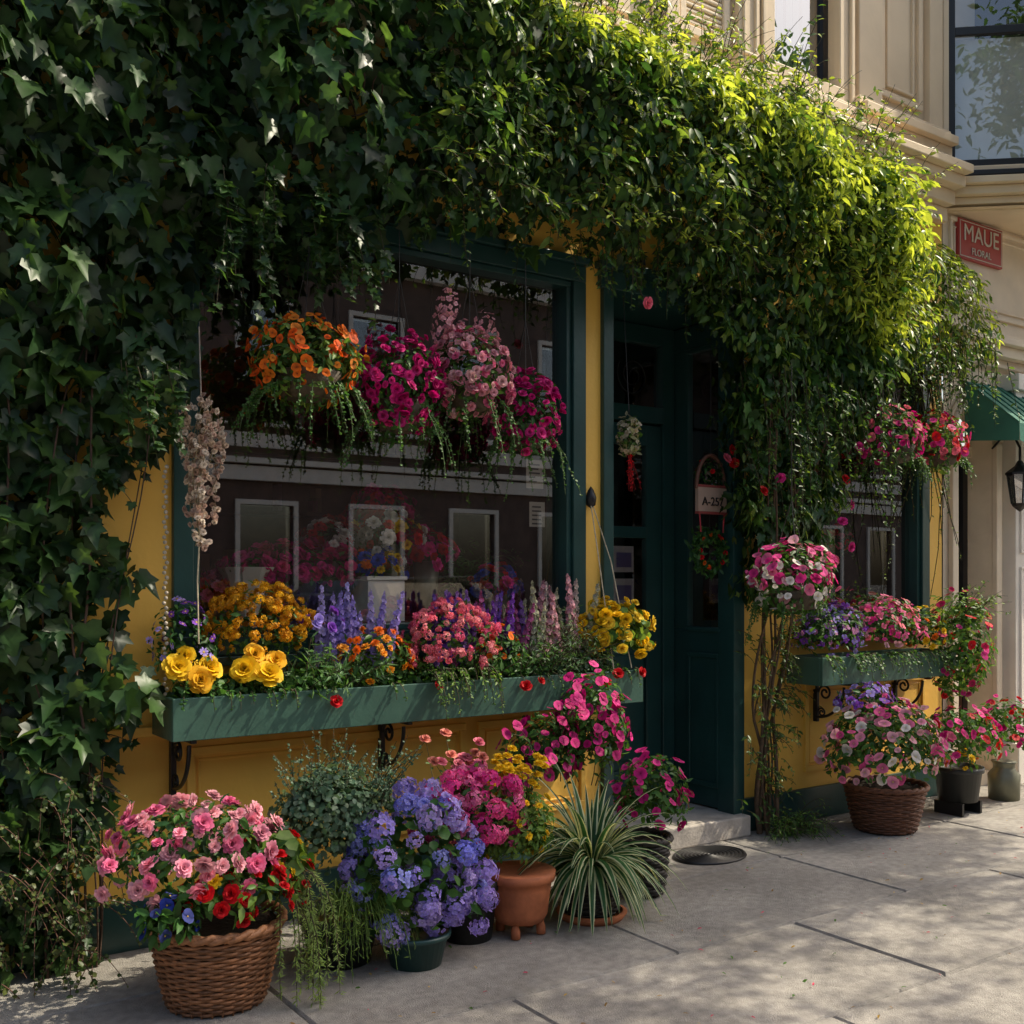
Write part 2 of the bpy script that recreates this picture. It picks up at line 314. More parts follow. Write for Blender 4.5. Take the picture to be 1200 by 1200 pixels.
wallivy(ivy,far,4000,lambda x,z:.34+0*x,lambda x:3.9-.2*np.clip(x-6.3,0,1),T_leaf,lambda x,z:.055+0*x,IV2+IV3,M_ivy,.12,.4,.7,.5)
for i in range(480):
    x=U(1.8,5.7); z=zt(np.array([x]))[0]-abs(rng.normal())*.12
    shoot(ivy,(x,-U(.1,.6),z-.05),(U(-.3,.5),-.25+U(-.4,.3),1),U(.08,.4),.6,T_leaf,.075,9,IV2+IV3 if x>2.8 else IV2,M_ivy)
for i in range(460):
    x=U(2.2,5.7); z=U(3.2,4.2); t=.5+.12*nz(x,z)
    if z>zt(np.array([x]))[0]-.05: continue
    shoot(ivy,(x,-t,z),(U(-.3,.6),-.7,U(-.2,.8)),U(.12,.3),1.2,T_leaf,.072,8,IV2 if x<3.2 else IV2+IV3,M_ivy)
for (x0,x1,z,n,l0,l1) in ((1.42,2.1,2.98,50,.15,.5),(2.1,3.3,3.25,44,.1,.32),(3.3,4.4,3.2,65,.1,.42),(4.5,5.6,2.6,70,.2,.9),(1.05,1.4,2.3,14,.15,.4),(5.7,6.8,3.0,80,.15,.6)):
    for i in range(n):
        x=U(x0,x1); L=U(l0,l1)
        shoot(ivy,(x,-U(.12,.5),z+U(-.05,.15)),(U(-.2,.2),-.15,-1),L,1,T_ivy if x<2.4 else T_leaf,.075 if x<2.4 else .06,int(8+L*26),IVD if x<2.4 else IV2[:3]+IV,M_ivy,wig=.35)
for i in range(14):
    x=U(6.1,6.55); shoot(ivy,(x,-.15,2.9),(U(-.15,.15),0,-1),U(.8,1.6),.6,T_leaf,.045,26,IV2,M_ivy,wig=.5,rad=.006)
for i in range(50):
    z=U(.2,2.7); x=np.interp(z,[0,.64,1,1.43,1.76,2.15,2.8],[.86,.96,1.06,1.04,1.0,1.14,1.45])
    shoot(ivy,(x-.05,-U(.05,.2),z),(.8,-.3,U(-.8,.5)),U(.08,.22),1,T_ivy,.08,6,IVD,M_ivy)
def vine(pts,r,n=26,w=.03,col=(.07,.04,.022)):
    P=np.array(pts,float); t=np.linspace(0,len(P)-1,n); i=np.minimum(t.astype(int),len(P)-2); f=(t-i)[:,None]
    Q=P[i]*(1-f)+P[i+1]*f; ph=U(0,6,3); tt=np.linspace(0,9,n)
    Q=Q+np.stack([np.sin(tt+ph[0]),.5*np.sin(1.3*tt+ph[1]),0*tt],-1)*w; tube(ivy,Q,np.linspace(r,r*.5,n),M_stem,6,col)
for i in range(24):
    x=U(.1,1.0); vine([(x,-.12,0),(x+U(-.15,.15),-.18-U(0,.06),1.0),(x+U(-.3,.2),-.17,2.2),(x+U(-.3,.3),-.2,3.0)],U(.003,.007),w=.06,col=(.075,.042,.026))
for i in range(12):
    x=4.86+U(-.05,.07); vine([(x,-.06-U(0,.08),0),(x-U(.0,.1),-.1,.7),(x+U(-.12,.16),-.14-U(0,.1),1.5),(x+U(-.3,.5),-.3,2.7)],U(.005,.014),w=.04,col=(.11,.065,.035))
for i in range(14):
    x=U(1.6,4.6); vine([(x,-.35,3.2),(x+U(-.4,.4),-.45,3.6)],.006,w=.06)
for i in range(150):
    z=U(.1,1.5); x=4.86+rng.normal()*.12
    shoot(ivy,(x,-.12,z),(U(-1,1),-.5,U(-.5,.6)),U(.06,.22),1.5,T_leaf,.05,6,IV2[:3],M_ivy)
wallivy(ivy,[(.1,.02),(.1,.75),(.85,.7),(.98,.35),(1.0,.02)],700,lambda x,z:.2+0*x,lambda x:1.6+0*x,IVY,lambda x,z:.08+0*x,IVD,M_ivy,.1,.4,.3)
for i in range(120):
    x=U(.3,1.05); shoot(ivy,(x,-U(.1,.3),U(.05,.8)),(U(-.6,.7),-.6,U(-.7,.7)),U(.15,.35),1.2,T_round,.033,12,[(.05,.08,.02),(.025,.055,.015),(.08,.1,.03)],M_ivy,scol=(.11,.05,.03))
ivy.build(origin=(0,0,0))
# ------------------------------------------------------------------ flower shop building
shop=empty('flower_shop_building')
w=MB('facade_wall'); XA,XB=.72,6.76
wall(w,XA,XB,0,4.2,0,[(1.38,3.52,1.2,3.14),(3.68,4.72,0,3.13),(5.3,6.56,1.2,3.13)],.12,M_yellow); w.build(shop)
w=MB('wall_mouldings')
def panel(a,b,c,e,m=M_yellow,wd=.035,o=.018): oframe(w,W0,WX,a,b,c,e,wd,-.01,o,m); oframe(w,W0,WX,a+.05,b-.05,c+.05,e-.05,.012,-.01,.008,m)
panel(1.42,2.05,.3,.8);panel(2.12,2.8,.3,.8);panel(2.87,3.55,.3,.8);panel(5.3,5.9,.3,.85);panel(5.98,6.55,.3,.85)
obox(w,W0,WX,.9,3.6,0,.03,.86,.9,M_yellow)
w.build(shop,bevel=.004)
w=MB('base_board')
for a,b in ((.74,3.66),(4.74,6.74)): obox(w,W0,WX,a,b,0,.025,0,.2,M_green)
w.build(shop,bevel=.004)
def bigwindow(a,b,z0,z1,name):
    w=MB(name); oframe(w,W0,WX,a-.02,b+.02,z0-.02,z1+.02,.085,-.1,.03,M_green); oframe(w,W0,WX,a+.067,b-.067,z0+.067,z1-.067,.03,-.09,.01,M_green)
    obox(w,W0,WX,a-.05,b+.05,0,.07,z0-.06,z0-.022,M_green); obox(w,W0,WX,a-.04,b+.04,0,.06,z1+.022,z1+.06,M_green)
    w.build(shop,bevel=.004)
    g=MB('window_pane'); quadw(g,a+.08,b-.08,z0+.08,z1-.08,.055,M_glass); g.build(shop)
bigwindow(1.38,3.52,1.2,3.14,'window_frame'); bigwindow(5.3,6.56,1.2,3.13,'window_frame')
w=MB('door_casing'); a,b=3.66,4.74
obox(w,W0,WX,a,a+.07,-.1,.03,0,3.07,M_green);obox(w,W0,WX,b-.09,b,-.1,.03,0,3.07,M_green);obox(w,W0,WX,a-.02,b+.02,-.1,.035,3.07,3.17,M_green)
obox(w,W0,WX,a-.04,b+.04,-.02,.07,3.172,3.21,M_green)
box(w,3.69,3.72,.09,.53,.12,3.1,M_green)
XR=4.66
def rv(y0,y1,z0,z1,x0,x1,m=M_green): box(w,x0,x1,y0,y1,z0,z1,m)
rv(.031,.53,.13,1.2,XR,XR+.05); rv(.031,.53,2.93,3.068,XR,XR+.05); rv(.031,.085,1.2,2.93,XR+.001,XR+.05); rv(.37,.53,1.2,2.93,XR+.001,XR+.05)
rv(.1,.36,.25,.28,XR-.012,XR);rv(.1,.36,1.03,1.06,XR-.012,XR);rv(.1,.12,.28,1.03,XR-.011,XR);rv(.34,.36,.28,1.03,XR-.011,XR)
rv(.085,.37,1.19,1.215,XR-.015,XR+.03); rv(.085,.37,2.9,2.925,XR-.015,XR+.03)
box(w,3.72,4.66,.04,.56,3.075,3.12,M_green)
w.build(shop,bevel=.004)
g=MB('side_light_pane'); g.add([(XR+.025,.085,1.2),(XR+.025,.37,1.2),(XR+.025,.37,2.93),(XR+.025,.085,2.93)],[(0,1,2,3)],M_glass); g.build(shop)
w=MB('door_leaf'); D0=(0,.5)
def dl(u0,u1,z0,z1,o=0.0,o0=-.045,m=M_green): obox(w,D0,WX,u0,u1,o0,o,z0,z1,m)
dl(3.72,3.8,.13,3.07,.02);dl(4.56,4.655,.13,3.07,.02);dl(3.8,4.56,2.96,3.07,.02);dl(3.8,4.56,2.47,2.57,.03)
dl(3.8,3.92,.14,2.46);dl(4.44,4.56,.14,2.46);dl(3.92,4.44,2.33,2.46,-.001);dl(3.92,4.44,1.76,1.83,-.001);dl(3.92,4.44,1.1,1.24,-.001);dl(3.92,4.44,.14,.34,-.001)
dl(3.92,4.44,.34,1.1,-.025);dl(3.97,4.39,.4,1.04,-.01,-.03)
box(w,3.86,3.88,.43,.455,1.2,1.45,M_black)
w.build(shop,bevel=.004)
g=MB('door_pane'); quadw(g,3.92,4.44,1.24,1.76,.525,M_glass);quadw(g,3.92,4.44,1.83,2.33,.525,M_glass);quadw(g,3.8,4.56,2.57,2.96,.525,M_glass); g.build(shop)
w=MB('transom_scrollwork')
for cx,s in ((4.02,1),(4.34,-1)):
    t=np.linspace(0,4.2*pi,40); r=.03+.012*t/1.2; tube(w,np.stack([cx+s*r*np.cos(t)*.8,0*t+.515,2.76+r*np.sin(t)*.8],-1),.004,M_black,4)
w.build(shop)
w=MB('stone_step'); box(w,3.68,4.72,-.1,.5,0,.12,M_step); box(w,3.74,4.655,.43,.56,.122,.14,M_green); w.build(shop,bevel=.012)
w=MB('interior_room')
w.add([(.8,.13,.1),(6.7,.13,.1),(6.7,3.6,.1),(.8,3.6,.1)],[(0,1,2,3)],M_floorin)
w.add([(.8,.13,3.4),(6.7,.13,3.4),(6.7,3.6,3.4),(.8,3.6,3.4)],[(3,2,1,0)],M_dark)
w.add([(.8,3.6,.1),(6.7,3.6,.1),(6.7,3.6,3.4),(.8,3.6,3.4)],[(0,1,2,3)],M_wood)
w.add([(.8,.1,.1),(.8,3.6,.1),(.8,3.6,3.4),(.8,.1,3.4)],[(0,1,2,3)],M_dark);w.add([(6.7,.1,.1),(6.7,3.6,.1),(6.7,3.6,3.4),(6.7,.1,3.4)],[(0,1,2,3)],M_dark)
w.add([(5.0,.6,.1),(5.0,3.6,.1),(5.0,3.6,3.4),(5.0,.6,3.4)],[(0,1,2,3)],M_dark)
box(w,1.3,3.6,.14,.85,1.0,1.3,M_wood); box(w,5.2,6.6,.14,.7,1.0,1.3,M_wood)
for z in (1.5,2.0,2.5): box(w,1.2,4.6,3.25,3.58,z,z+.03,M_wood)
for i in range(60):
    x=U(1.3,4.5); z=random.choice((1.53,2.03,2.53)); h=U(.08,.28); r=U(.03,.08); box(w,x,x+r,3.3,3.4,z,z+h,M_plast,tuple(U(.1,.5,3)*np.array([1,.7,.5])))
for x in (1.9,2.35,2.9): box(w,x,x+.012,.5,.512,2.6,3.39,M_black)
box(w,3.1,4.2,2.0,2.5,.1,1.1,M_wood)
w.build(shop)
w=MB('window_notices')
for (x,z,ww,h) in ((3.22,1.98,.11,.15),(3.24,1.78,.1,.13)):
    quadw(w,x,x+ww,z,z+h,.07,M_plast,(.28,.25,.2))
    for k in range(5): quadw(w,x+.015,x+ww-.015-U(0,.04),z+h-.03-k*.022,z+h-.022-k*.022,.067,M_black)
for (z) in (1.35,1.55): 
    quadw(w,4.2,4.36,z,z+.16,.53,M_plast,(.35,.3,.28)); quadw(w,4.22,4.34,z+.03,z+.12,.527,M_plast,(.1,.07,.15))
w.build(shop)
w=MB('shop_cornice')
for i,(z0,z1,o) in enumerate(((4.0,4.1,.06),(4.102,4.2,.12),(4.202,4.28,.2),(4.282,4.34,.26))): obox(w,W0,WX,XA,XB-.02,-.01,o,z0,z1,M_cream)
w.build(shop,bevel=.008)
w=MB('upper_wall'); wall(w,XA,XB,4.2,10,.0,[(4.98,5.6,4.64,6.5),(1.2,2.3,4.9,6.9)],.14,M_cream)
w.add([(XA,0,10),(XB,0,10),(XB,8,10),(XA,8,10)],[(0,1,2,3)],M_cream2); w.add([(XA,0,0),(XA,8,0),(XA,8,10),(XA,0,10)],[(0,3,2,1)],M_cream2)
w.add([(XA,8,0),(XB,8,0),(XB,8,10),(XA,8,10)],[(1,0,3,2)],M_cream2)
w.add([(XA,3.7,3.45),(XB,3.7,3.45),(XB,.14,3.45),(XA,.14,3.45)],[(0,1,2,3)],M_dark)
w.build(shop)
w=MB('upper_trim')
def ufr(a,b,z0,z1,wd,o,m=M_cream): oframe(w,W0,WX,a,b,z0,z1,wd,-.01,o,m)
ufr(4.9,5.68,4.56,6.6,.085,.05); ufr(4.86,5.72,4.52,6.66,.035,.07)
obox(w,W0,WX,4.84,5.74,0,.11,4.45,4.515,M_cream)
ufr(4.22,4.62,4.62,6.4,.05,.03,M_cream2)
for k in range(52): z=4.69+k*.032; obox(w,W0,WX,4.275,4.565,-.01,.014+.006*(k%2),z,z+.02,M_cream2)
obox(w,W0,WX,4.66,4.84,-.01,.06,4.36,10,M_cream); ufr(4.69,4.81,4.6,6.2,.02,.075)
for a in (2.4,2.98,3.56): ufr(a,a+.5,4.5,6.3,.05,.035); ufr(a+.09,a+.41,4.59,6.21,.02,.02)
obox(w,W0,WX,4.08,4.18,-.01,.07,4.36,10,M_cream)
obox(w,W0,WX,5.76,6.0,-.01,.07,4.62,10,M_cream)
ufr(6.04,6.5,4.72,6.6,.045,.03); ufr(6.12,6.42,4.8,6.52,.02,.02)
obox(w,W0,WX,6.55,6.7,-.01,.05,4.62,10,M_cream)
for i,(z0,z1,o) in enumerate(((4.36,4.42,.05),(4.422,4.5,.11),(4.502,4.56,.16),(4.562,4.615,.1))): obox(w,W0,WX,5.72,6.72,-.01,o,z0,z1,M_cream)
w.build(shop,bevel=.006)
w=MB('upper_window')
oframe(w,W0,WX,4.98,5.6,4.64,6.5,.05,-.1,-.05,M_black); obox(w,W0,WX,5.03,5.55,-.09,-.055,5.5,5.55,M_black); obox(w,W0,WX,5.28,5.3,-.09,-.06,5.55,6.45,M_black)
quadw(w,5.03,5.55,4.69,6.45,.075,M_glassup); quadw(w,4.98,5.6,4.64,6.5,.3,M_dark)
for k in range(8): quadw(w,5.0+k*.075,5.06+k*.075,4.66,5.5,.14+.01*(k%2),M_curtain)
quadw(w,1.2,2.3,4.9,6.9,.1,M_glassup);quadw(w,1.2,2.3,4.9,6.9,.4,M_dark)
w.build(shop)
# ------------------------------------------------------------------ left building
lb=empty('orange_stucco_building')
w=MB('walls'); box(w,-9,.715,.01,8,0,9,M_terra_wall); w.build(lb)
w=MB('base_trim'); obox(w,W0,WX,-9,.7,0,.03,0,.3,M_green); w.build(lb)
# ------------------------------------------------------------------ right building
rb=empty('cream_bay_window_building')
w=MB('walls'); ax,ar=7.16,.235
zc=2.52
wall(w,6.78,13,0,4.22,.004,[(ax-ar,ax+ar,.1,2.79),(8.3,9.6,.9,2.9),(10.4,11.6,.1,2.8)],.22,M_cream2)
V=[];F=[]
for i in range(17):
    t=pi*i/16; V+=[(ax-ar*cos(t),.004,zc+ar*sin(t)),(ax-ar*cos(t),.004,2.795),(ax-ar*cos(t),.2,zc+ar*sin(t))]
for i in range(16): k=3*i; F+=[(k,k+3,k+4,k+1),(k,k+2,k+5,k+3)]
w.add(V,F,M_cream2)
wall(w,6.78,13,4.22,10,.004,[],.1,M_cream2)
box(w,6.78,13,.3,8,4.3,10.01,M_cream2)
w.build(rb)
w=MB('entrance_door')
obox(w,(0,.2),WX,ax-ar,ax+ar,-.05,0,.1,.3,M_wood)
oframe(w,(0,.2),WX,ax-ar,ax+ar,.3,2.42,.06,-.05,0,M_black); obox(w,(0,.2),WX,ax-ar,ax+ar,-.05,.03,2.42,2.5,M_cream2)
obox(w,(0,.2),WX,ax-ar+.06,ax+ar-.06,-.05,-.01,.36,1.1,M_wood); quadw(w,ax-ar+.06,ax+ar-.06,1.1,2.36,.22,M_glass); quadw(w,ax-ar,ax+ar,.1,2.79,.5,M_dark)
for i in range(1,6):
    t=pi*i/6; tube(w,[(ax,.21,2.5),(ax-ar*cos(t),.21,2.5+ar*sin(t))],.006,M_black,4)
tube(w,[(ax-.11*cos(t),.21,2.5+.11*sin(t)) for t in np.linspace(0,pi,14)],.006,M_black,4)
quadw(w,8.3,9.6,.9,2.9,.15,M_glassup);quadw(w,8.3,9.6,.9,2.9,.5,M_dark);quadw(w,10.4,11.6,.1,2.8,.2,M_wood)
w.build(rb)
w=MB('ground_floor_trim')
t=np.linspace(0,pi,24)
for rr,th in ((ar+.05,.028),(ar+.1,.016)): tube(w,np.stack([ax-rr*np.cos(t),0*t-.01,zc+rr*np.sin(t)],-1),th,M_cream2,8)
for x in (6.87,7.42): obox(w,W0,WX,x-.035,x+.035,0,.04,.0,2.5,M_cream2)
obox(w,W0,WX,7.5,7.84,-.01,.14,0,.3,M_white);obox(w,W0,WX,7.53,7.81,-.01,.1,.3,2.9,M_white);obox(w,W0,WX,7.5,7.84,-.01,.14,2.9,3.02,M_white)
oframe(w,W0,WX,7.58,7.76,.5,1.6,.02,.09,.115,M_white); oframe(w,W0,WX,7.58,7.76,1.7,2.8,.02,.09,.115,M_white)
for z0,z1,o in ((3.06,3.12,.05),(3.122,3.2,.12),(3.202,3.25,.17),(3.252,3.29,.1)): obox(w,W0,WX,6.8,13,-.01,o,z0,z1,M_cream2)
oframe(w,W0,WX,6.84,7.95,3.42,4.08,.03,-.01,.02,M_cream2);oframe(w,W0,WX,6.9,7.89,3.48,4.02,.015,-.01,.012,M_cream2)
w.build(rb,bevel=.006)
w=MB('bay_window')
B=[(6.7,0.02),(7.42,-.62),(8.8,-.62),(9.5,0.02)]
zb=4.24
for i in range(3):
    p,q=B[i],B[i+1]; L=math.dist(p,q); d=((q[0]-p[0])/L,(q[1]-p[1])/L); e=.002*i
    if i==2: obox(w,p,d,0,L,-.05,0,zb,10,M_cream)
    u0,u1=(.09,L-.16) if i==0 else (.3,L-.3)
    if i<2:
        obox(w,p,d,0,u0,-.05,0,zb,10,M_cream);obox(w,p,d,u1,L,-.05,0,zb,10,M_cream);obox(w,p,d,u0,u1,-.05,-.001,zb,4.4,M_cream);obox(w,p,d,u0,u1,-.05,-.001,6.5,10,M_cream)
        oframe(w,p,d,u0-.04,u1+.05,4.34,6.56,.04,0,.04,M_cream); oframe(w,p,d,u0,u1,4.39,6.51,.055,-.04,-.005,M_black)
        obox(w,p,d,u0+.055,u1-.055,-.035,-.01,5.32,5.38,M_black)
        obox(w,p,d,u0-.06,u1+.08,-.0,.09,4.3,4.338,M_black)
        g=(d[1],-d[0])
        def pt(u,o,z): return (p[0]+d[0]*u+g[0]*o,p[1]+d[1]*u+g[1]*o,z)
        w.add([pt(u0,-.03,4.44),pt(u1,-.03,4.44),pt(u1,-.03,6.5),pt(u0,-.03,6.5)],[(0,1,2,3)],M_glass)
        w.add([pt(u0,-.08,4.44),pt(u1,-.08,4.44),pt(u1,-.08,5.32),pt(u0,-.08,5.32)],[(0,1,2,3)],M_curtain)
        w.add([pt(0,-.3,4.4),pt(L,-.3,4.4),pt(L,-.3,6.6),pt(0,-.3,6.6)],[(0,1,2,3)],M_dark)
    for z0,z1,o in ((4.1,4.13,-.06),(4.132,4.18,.0),(4.182,4.24,.06),(4.242,4.29,.11)):
        obox(w,p,d,-.0,L+.02,-.35,o,z0+e,z1+e,M_cream)
w.add([(b[0],b[1],4.11) for b in B],[(0,1,2,3)],M_cream); w.add([(b[0],b[1],10) for b in B],[(3,2,1,0)],M_cream)
w.build(rb,bevel=.005)
w=MB('awning')
V=[];n=18
for i in range(n+1):
    x=7.02+i*.1
    V+=[(x,-.01,2.93),(x,-.42,2.58),(x,-.425,2.46-.02*(i%2))]
w.add(V,[(3*i,3*i+3,3*i+4,3*i+1) for i in range(n)]+[(3*i+1,3*i+4,3*i+5,3*i+2) for i in range(n)],M_awn)
w.add([(7.02,-.01,2.93),(7.02,-.42,2.58),(7.02,-.42,2.46),(7.02,-.01,2.5)],[(0,1,2,3)],M_awn)
for i in range(n+1): x=7.02+i*.1; tube(w,[(x,-.01,2.935),(x,-.42,2.585)],.006,M_awn,4)
w.build(rb)
w=MB('wall_sign')
sx0,sx1,sz0,sz1=6.92,7.47,3.8,4.08
box(w,sx0,sx1,-.03,.0,sz0,sz1,M_red); oframe(w,W0,WX,sx0+.012,sx1-.012,sz0+.012,sz1-.012,.006,.03,.034,M_paper)
sg=w.build(bevel=.003); sg.name='wall_sign'
def text(s,x,y,z,size,m,par,rot=(pi/2,0,0)):
    c=bpy.data.curves.new('lettering','FONT'); c.body=s; c.size=size; c.extrude=.002; c.align_x='CENTER'; c.materials.append(m)
    o=bpy.data.objects.new('lettering',c); COL.objects.link(o); o.parent=par; o.location=Vector((x,y,z))-par.location; o.rotation_euler=rot; return o
text('MAUE',(sx0+sx1)/2,-.034,3.93,.17,M_paper,sg); text('FLORAL',(sx0+sx1)/2,-.034,3.84,.07,M_paper,sg)
w=MB('wall_lantern'); lx,ly,lz=7.34,-.24,2.05
tube(w,[(lx+.05,0,lz+.42),(lx+.02,-.1,lz+.5),(lx,-.2,lz+.48),(lx,ly,lz+.4),(lx,ly,lz+.3)],.009,M_black,6)
lathe(w,(lx,ly,lz),[(0,.32),(.02,.3),(.035,.27),(.1,.22),(.1,.205)],M_black,8,smooth=False)
lathe(w,(lx,ly,lz),[(.085,.205),(.055,.0)],M_glassup,8,smooth=False); lathe(w,(lx,ly,lz),[(.06,.0),(.05,-.02),(.015,-.05),(0,-.06)],M_black,8,smooth=False)
for i in range(8):
    a=2*pi*i/8; tube(w,[(lx+.088*cos(a),ly+.088*sin(a),lz+.205),(lx+.058*cos(a),ly+.058*sin(a),lz)],.005,M_black,4)
w.build()
# ------------------------------------------------------------------ planters on wall
def planter(x0,x1,name,brs):
    w=MB(name); y0,y1,z0,z1=-.31,-.035,.872,1.04; th=.02
    box(w,x0,x1,y0,y0+th,z0,z1,M_boxgreen);box(w,x0,x1,y1-th,y1,z0,z1,M_boxgreen);box(w,x0,x0+th,y0+th,y1-th,z0,z1-.001,M_boxgreen);box(w,x1-th,x1,y0+th,y1-th,z0,z1-.001,M_boxgreen)
    box(w,x0+th,x1-th,y0+th,y1-th,z0+.005,z1-.03,M_soil)
    for x in brs:
        box(w,x-.012,x+.012,y0+.02,-.001,z0-.016,z0-.002,M_black);box(w,x-.012,x+.012,-.032,-.001,z0-.26,z0-.018,M_black)
        t=np.linspace(0,pi/2,12); tube(w,np.stack([0*t+x,-.03-.2*np.sin(t),z0-.23+.2*(1-np.cos(t))],-1),.01,M_black,5)
        t=np.linspace(0,3*pi,26); r=.05-.038*t/t[-1]; tube(w,np.stack([0*t+x,-.085+r*np.cos(t),z0-.075+r*np.sin(t)],-1),.008,M_black,5)
        tube(w,np.stack([0*t+x,-.06+.6*r*np.cos(t),z0-.2+.6*r*np.sin(t)],-1),.007,M_black,5)
    w.build(bevel=.003)
planter(1.27,3.69,'window_box_planter',(1.36,2.33,3.4)); planter(5.1,6.45,'window_box_planter',(5.4,6.2))
# ------------------------------------------------------------------ pots
def wicker(mb,c,r0,r1,h,rows,stakes,col,tr=.011):
    lathe(mb,c,[(r0*.93,.0),(r0*.95,.005),(r1*.93,h-.01),(r1*.8,h-.02),(0,h-.03)],M_soil,24)
    seg=stakes*4
    for j in range(rows):
        f=(j+.5)/rows; R=r0+(r1-r0)*f**.8; a=np.arange(seg+1)*2*pi/seg
        rr=R+tr*.75*np.cos(a*stakes/2+pi*j)
        tube(mb,np.stack([c[0]+rr*np.cos(a),c[1]+rr*np.sin(a),c[2]+.01+(h-.03)*f+.0015*np.sin(3*a+j)],-1),h/rows*.52,M_wicker,5,tuple(np.array(col)*U(.6,1.25)))
    for i in range(stakes):
        a=2*pi*(i+.5)/stakes; tube(mb,[(c[0]+(r0+(r1-r0)*f**.8)*cos(a),c[1]+(r0+(r1-r0)*f**.8)*sin(a),c[2]+h*f) for f in (0.01,.33,.66,1)],tr*.6,M_wicker,4,col)
    a=np.arange(49)*2*pi/48
    for q in range(2):
        rr=r1+.006+.008*np.cos(a*12+q*pi); tube(mb,np.stack([c[0]+rr*np.cos(a),c[1]+rr*np.sin(a),c[2]+h+.008*np.sin(a*12+q*pi)],-1),.013,M_wicker,6,tuple(np.array(col)*1.1))
def pot(mb,c,r0,r1,h,m): lathe(mb,c,[(0,.001),(r0,.001),(r1*.96,h*.84),(r1*1.05,h*.85),(r1*1.07,h),(r1*.96,h),(r1*.92,h*.9),(0,h*.9)],m,30)
# ------------------------------------------------------------------ ground-level plants
b=MB('wicker_basket_of_carnations'); c=(1.3,-.72,0); wicker(b,c,.165,.225,.29,24,30,(.2,.085,.035),.007)
dome(b,(1.25,-.68,.52),(.29,.24,.2),700,.05,[G1,G2,G3],[(T_carn,120,.035,[PINK,PALE,PALE,(.85,.33,.44)],(.5,.1,.1),-.35,1.05)],lower=-.3)
dome(b,(1.36,-.84,.4),(.22,.14,.12),280,.055,[G2,GL],[(T_rose,56,.031,[RED]),(T_mari,7,.026,[YEL])],lower=-.3)
dome(b,(1.5,-.76,.47),(.13,.12,.12),120,.075,[GL,G2],[(T_rose,8,.032,[RED]),(T_mari,7,.026,[YEL])],lower=-.2,leafT=T_round)
dome(b,(1.1,-.84,.36),(.1,.09,.09),200,.06,[G1],[(T_petunia,18,.026,[(.02,.04,.3),(.06,.08,.3)])],lower=-.5)
for i in range(16): shoot(b,(1.25+U(-.2,.2),-.7+U(-.15,.1),.5),(U(-1,1),U(-.8,.3),.9),U(.12,.22),1.2,T_leaf,.045,9,[G1,G2])
for i in range(16):
    x=1.53+U(-.05,.05);y=-.85+U(-.05,.05); shoot(b,(x,y,.42+U(-.05,.05)),(U(-.2,.5),-.5,.2),U(.38,.5),6,T_nar,.03,90,[(.2,.28,.08),(.16,.24,.06)],wig=.1,taper=.1)
b.build()
b=MB('potted_grey_green_shrub'); c=(1.84,-.6,0); pot(b,c,.12,.16,.2,M_blackpot)
dome(b,(1.8,-.55,.55),(.23,.19,.23),2500,.028,[GG,(.06,.12,.07),(.12,.18,.12)],[],lower=-.7,leafT=T_round,lj=.45)
for i in range(110): shoot(b,(1.87+U(-.22,.25),-.5+U(-.1,.1),.56),(U(-.6,.7),U(-.5,.3),1),U(.12,.36),.3,T_round,.025,26,[GG,(.05,.1,.06)])
for i in range(150): shoot(b,(1.86+U(-.06,.06),-.66+U(-.05,.05),.24),(U(-.7,.7),-U(.2,.9),1.2),U(.25,.42),3.2,T_nar,.05,10,[(.14,.22,.03),(.09,.16,.03)],scol=(.12,.2,.03),rad=.0025,wig=.12)
b.build()
b=MB('potted_blue_hydrangea'); c=(2.07,-.8,0); pot(b,c,.1,.13,.13,M_green)
dome(b,(2.08,-.78,.37),(.25,.2,.28),300,.06,[G1,G2],[(T_hyd,70,.05,[BV,LAV,(.36,.38,.85),(.5,.38,.8)],(.5,.5,.6),-.85)],lower=-.8,leafT=T_round)
dome(b,(2.24,-.84,.24),(.14,.12,.12),60,.06,[G1],[(T_hyd,16,.048,[LAV,(.42,.3,.74)],(.5,.5,.6),-.85)],lower=-.8)
b.build()
b=MB('potted_pink_chrysanthemum'); c=(2.4,-.66,0); pot(b,c,.1,.13,.25,M_blackpot)
dome(b,(2.39,-.68,.53),(.23,.18,.18),260,.05,[G1,G2],[(T_hyd,84,.038,[HOT,(.82,.1,.32),(.84,.2,.4)],(.7,.2,.35),-.6)],lower=-.6,lj=.06); b.build()
b=MB('terracotta_planter_of_yellow_flowers'); c=(2.61,-.74,.06); lathe(b,c,[(0,0),(.1,0),(.118,.03),(.132,.14),(.137,.172),(.15,.175),(.152,.21),(.13,.21),(0,.19)],M_terracotta,30)
for a in (.5,2.2,3.9,5.5): lathe(b,(c[0]+.09*cos(a),c[1]+.09*sin(a),0),[(0,0),(.02,.005),(.02,.035),(.012,.06)],M_terracotta,8)
dome(b,(2.62,-.7,.42),(.18,.16,.17),1200,.038,[G2,GL,(.09,.17,.03)],[(T_mari,40,.02,[YEL])],lower=-.6,lj=.3)
for i in range(28):
    p=shoot(b,(2.62+U(-.08,.08),-.68+U(-.05,.05),.5),(U(-.45,.35),U(-.3,.2),1),U(.14,.28),.2,T_leaf,.04,8,[G2,GL]); b.inst(T_carn,p[-1:],rframes(np.array([[0,-.4,1.]])),[.026],[YEL],M_petal)
for i in range(24):
    p=shoot(b,(2.45+U(-.08,.1),-.52+U(-.05,.05),.5),(U(-.5,.3),U(-.3,.2),1),U(.15,.34),.2,T_leaf,.045,8,[G1,G2]); b.inst(T_rose,p[-1:],rframes(np.array([[0,-.6,1.]])),[.03],pick([(.78,.27,.2),(.75,.2,.27)],1),M_petal)
b.build()
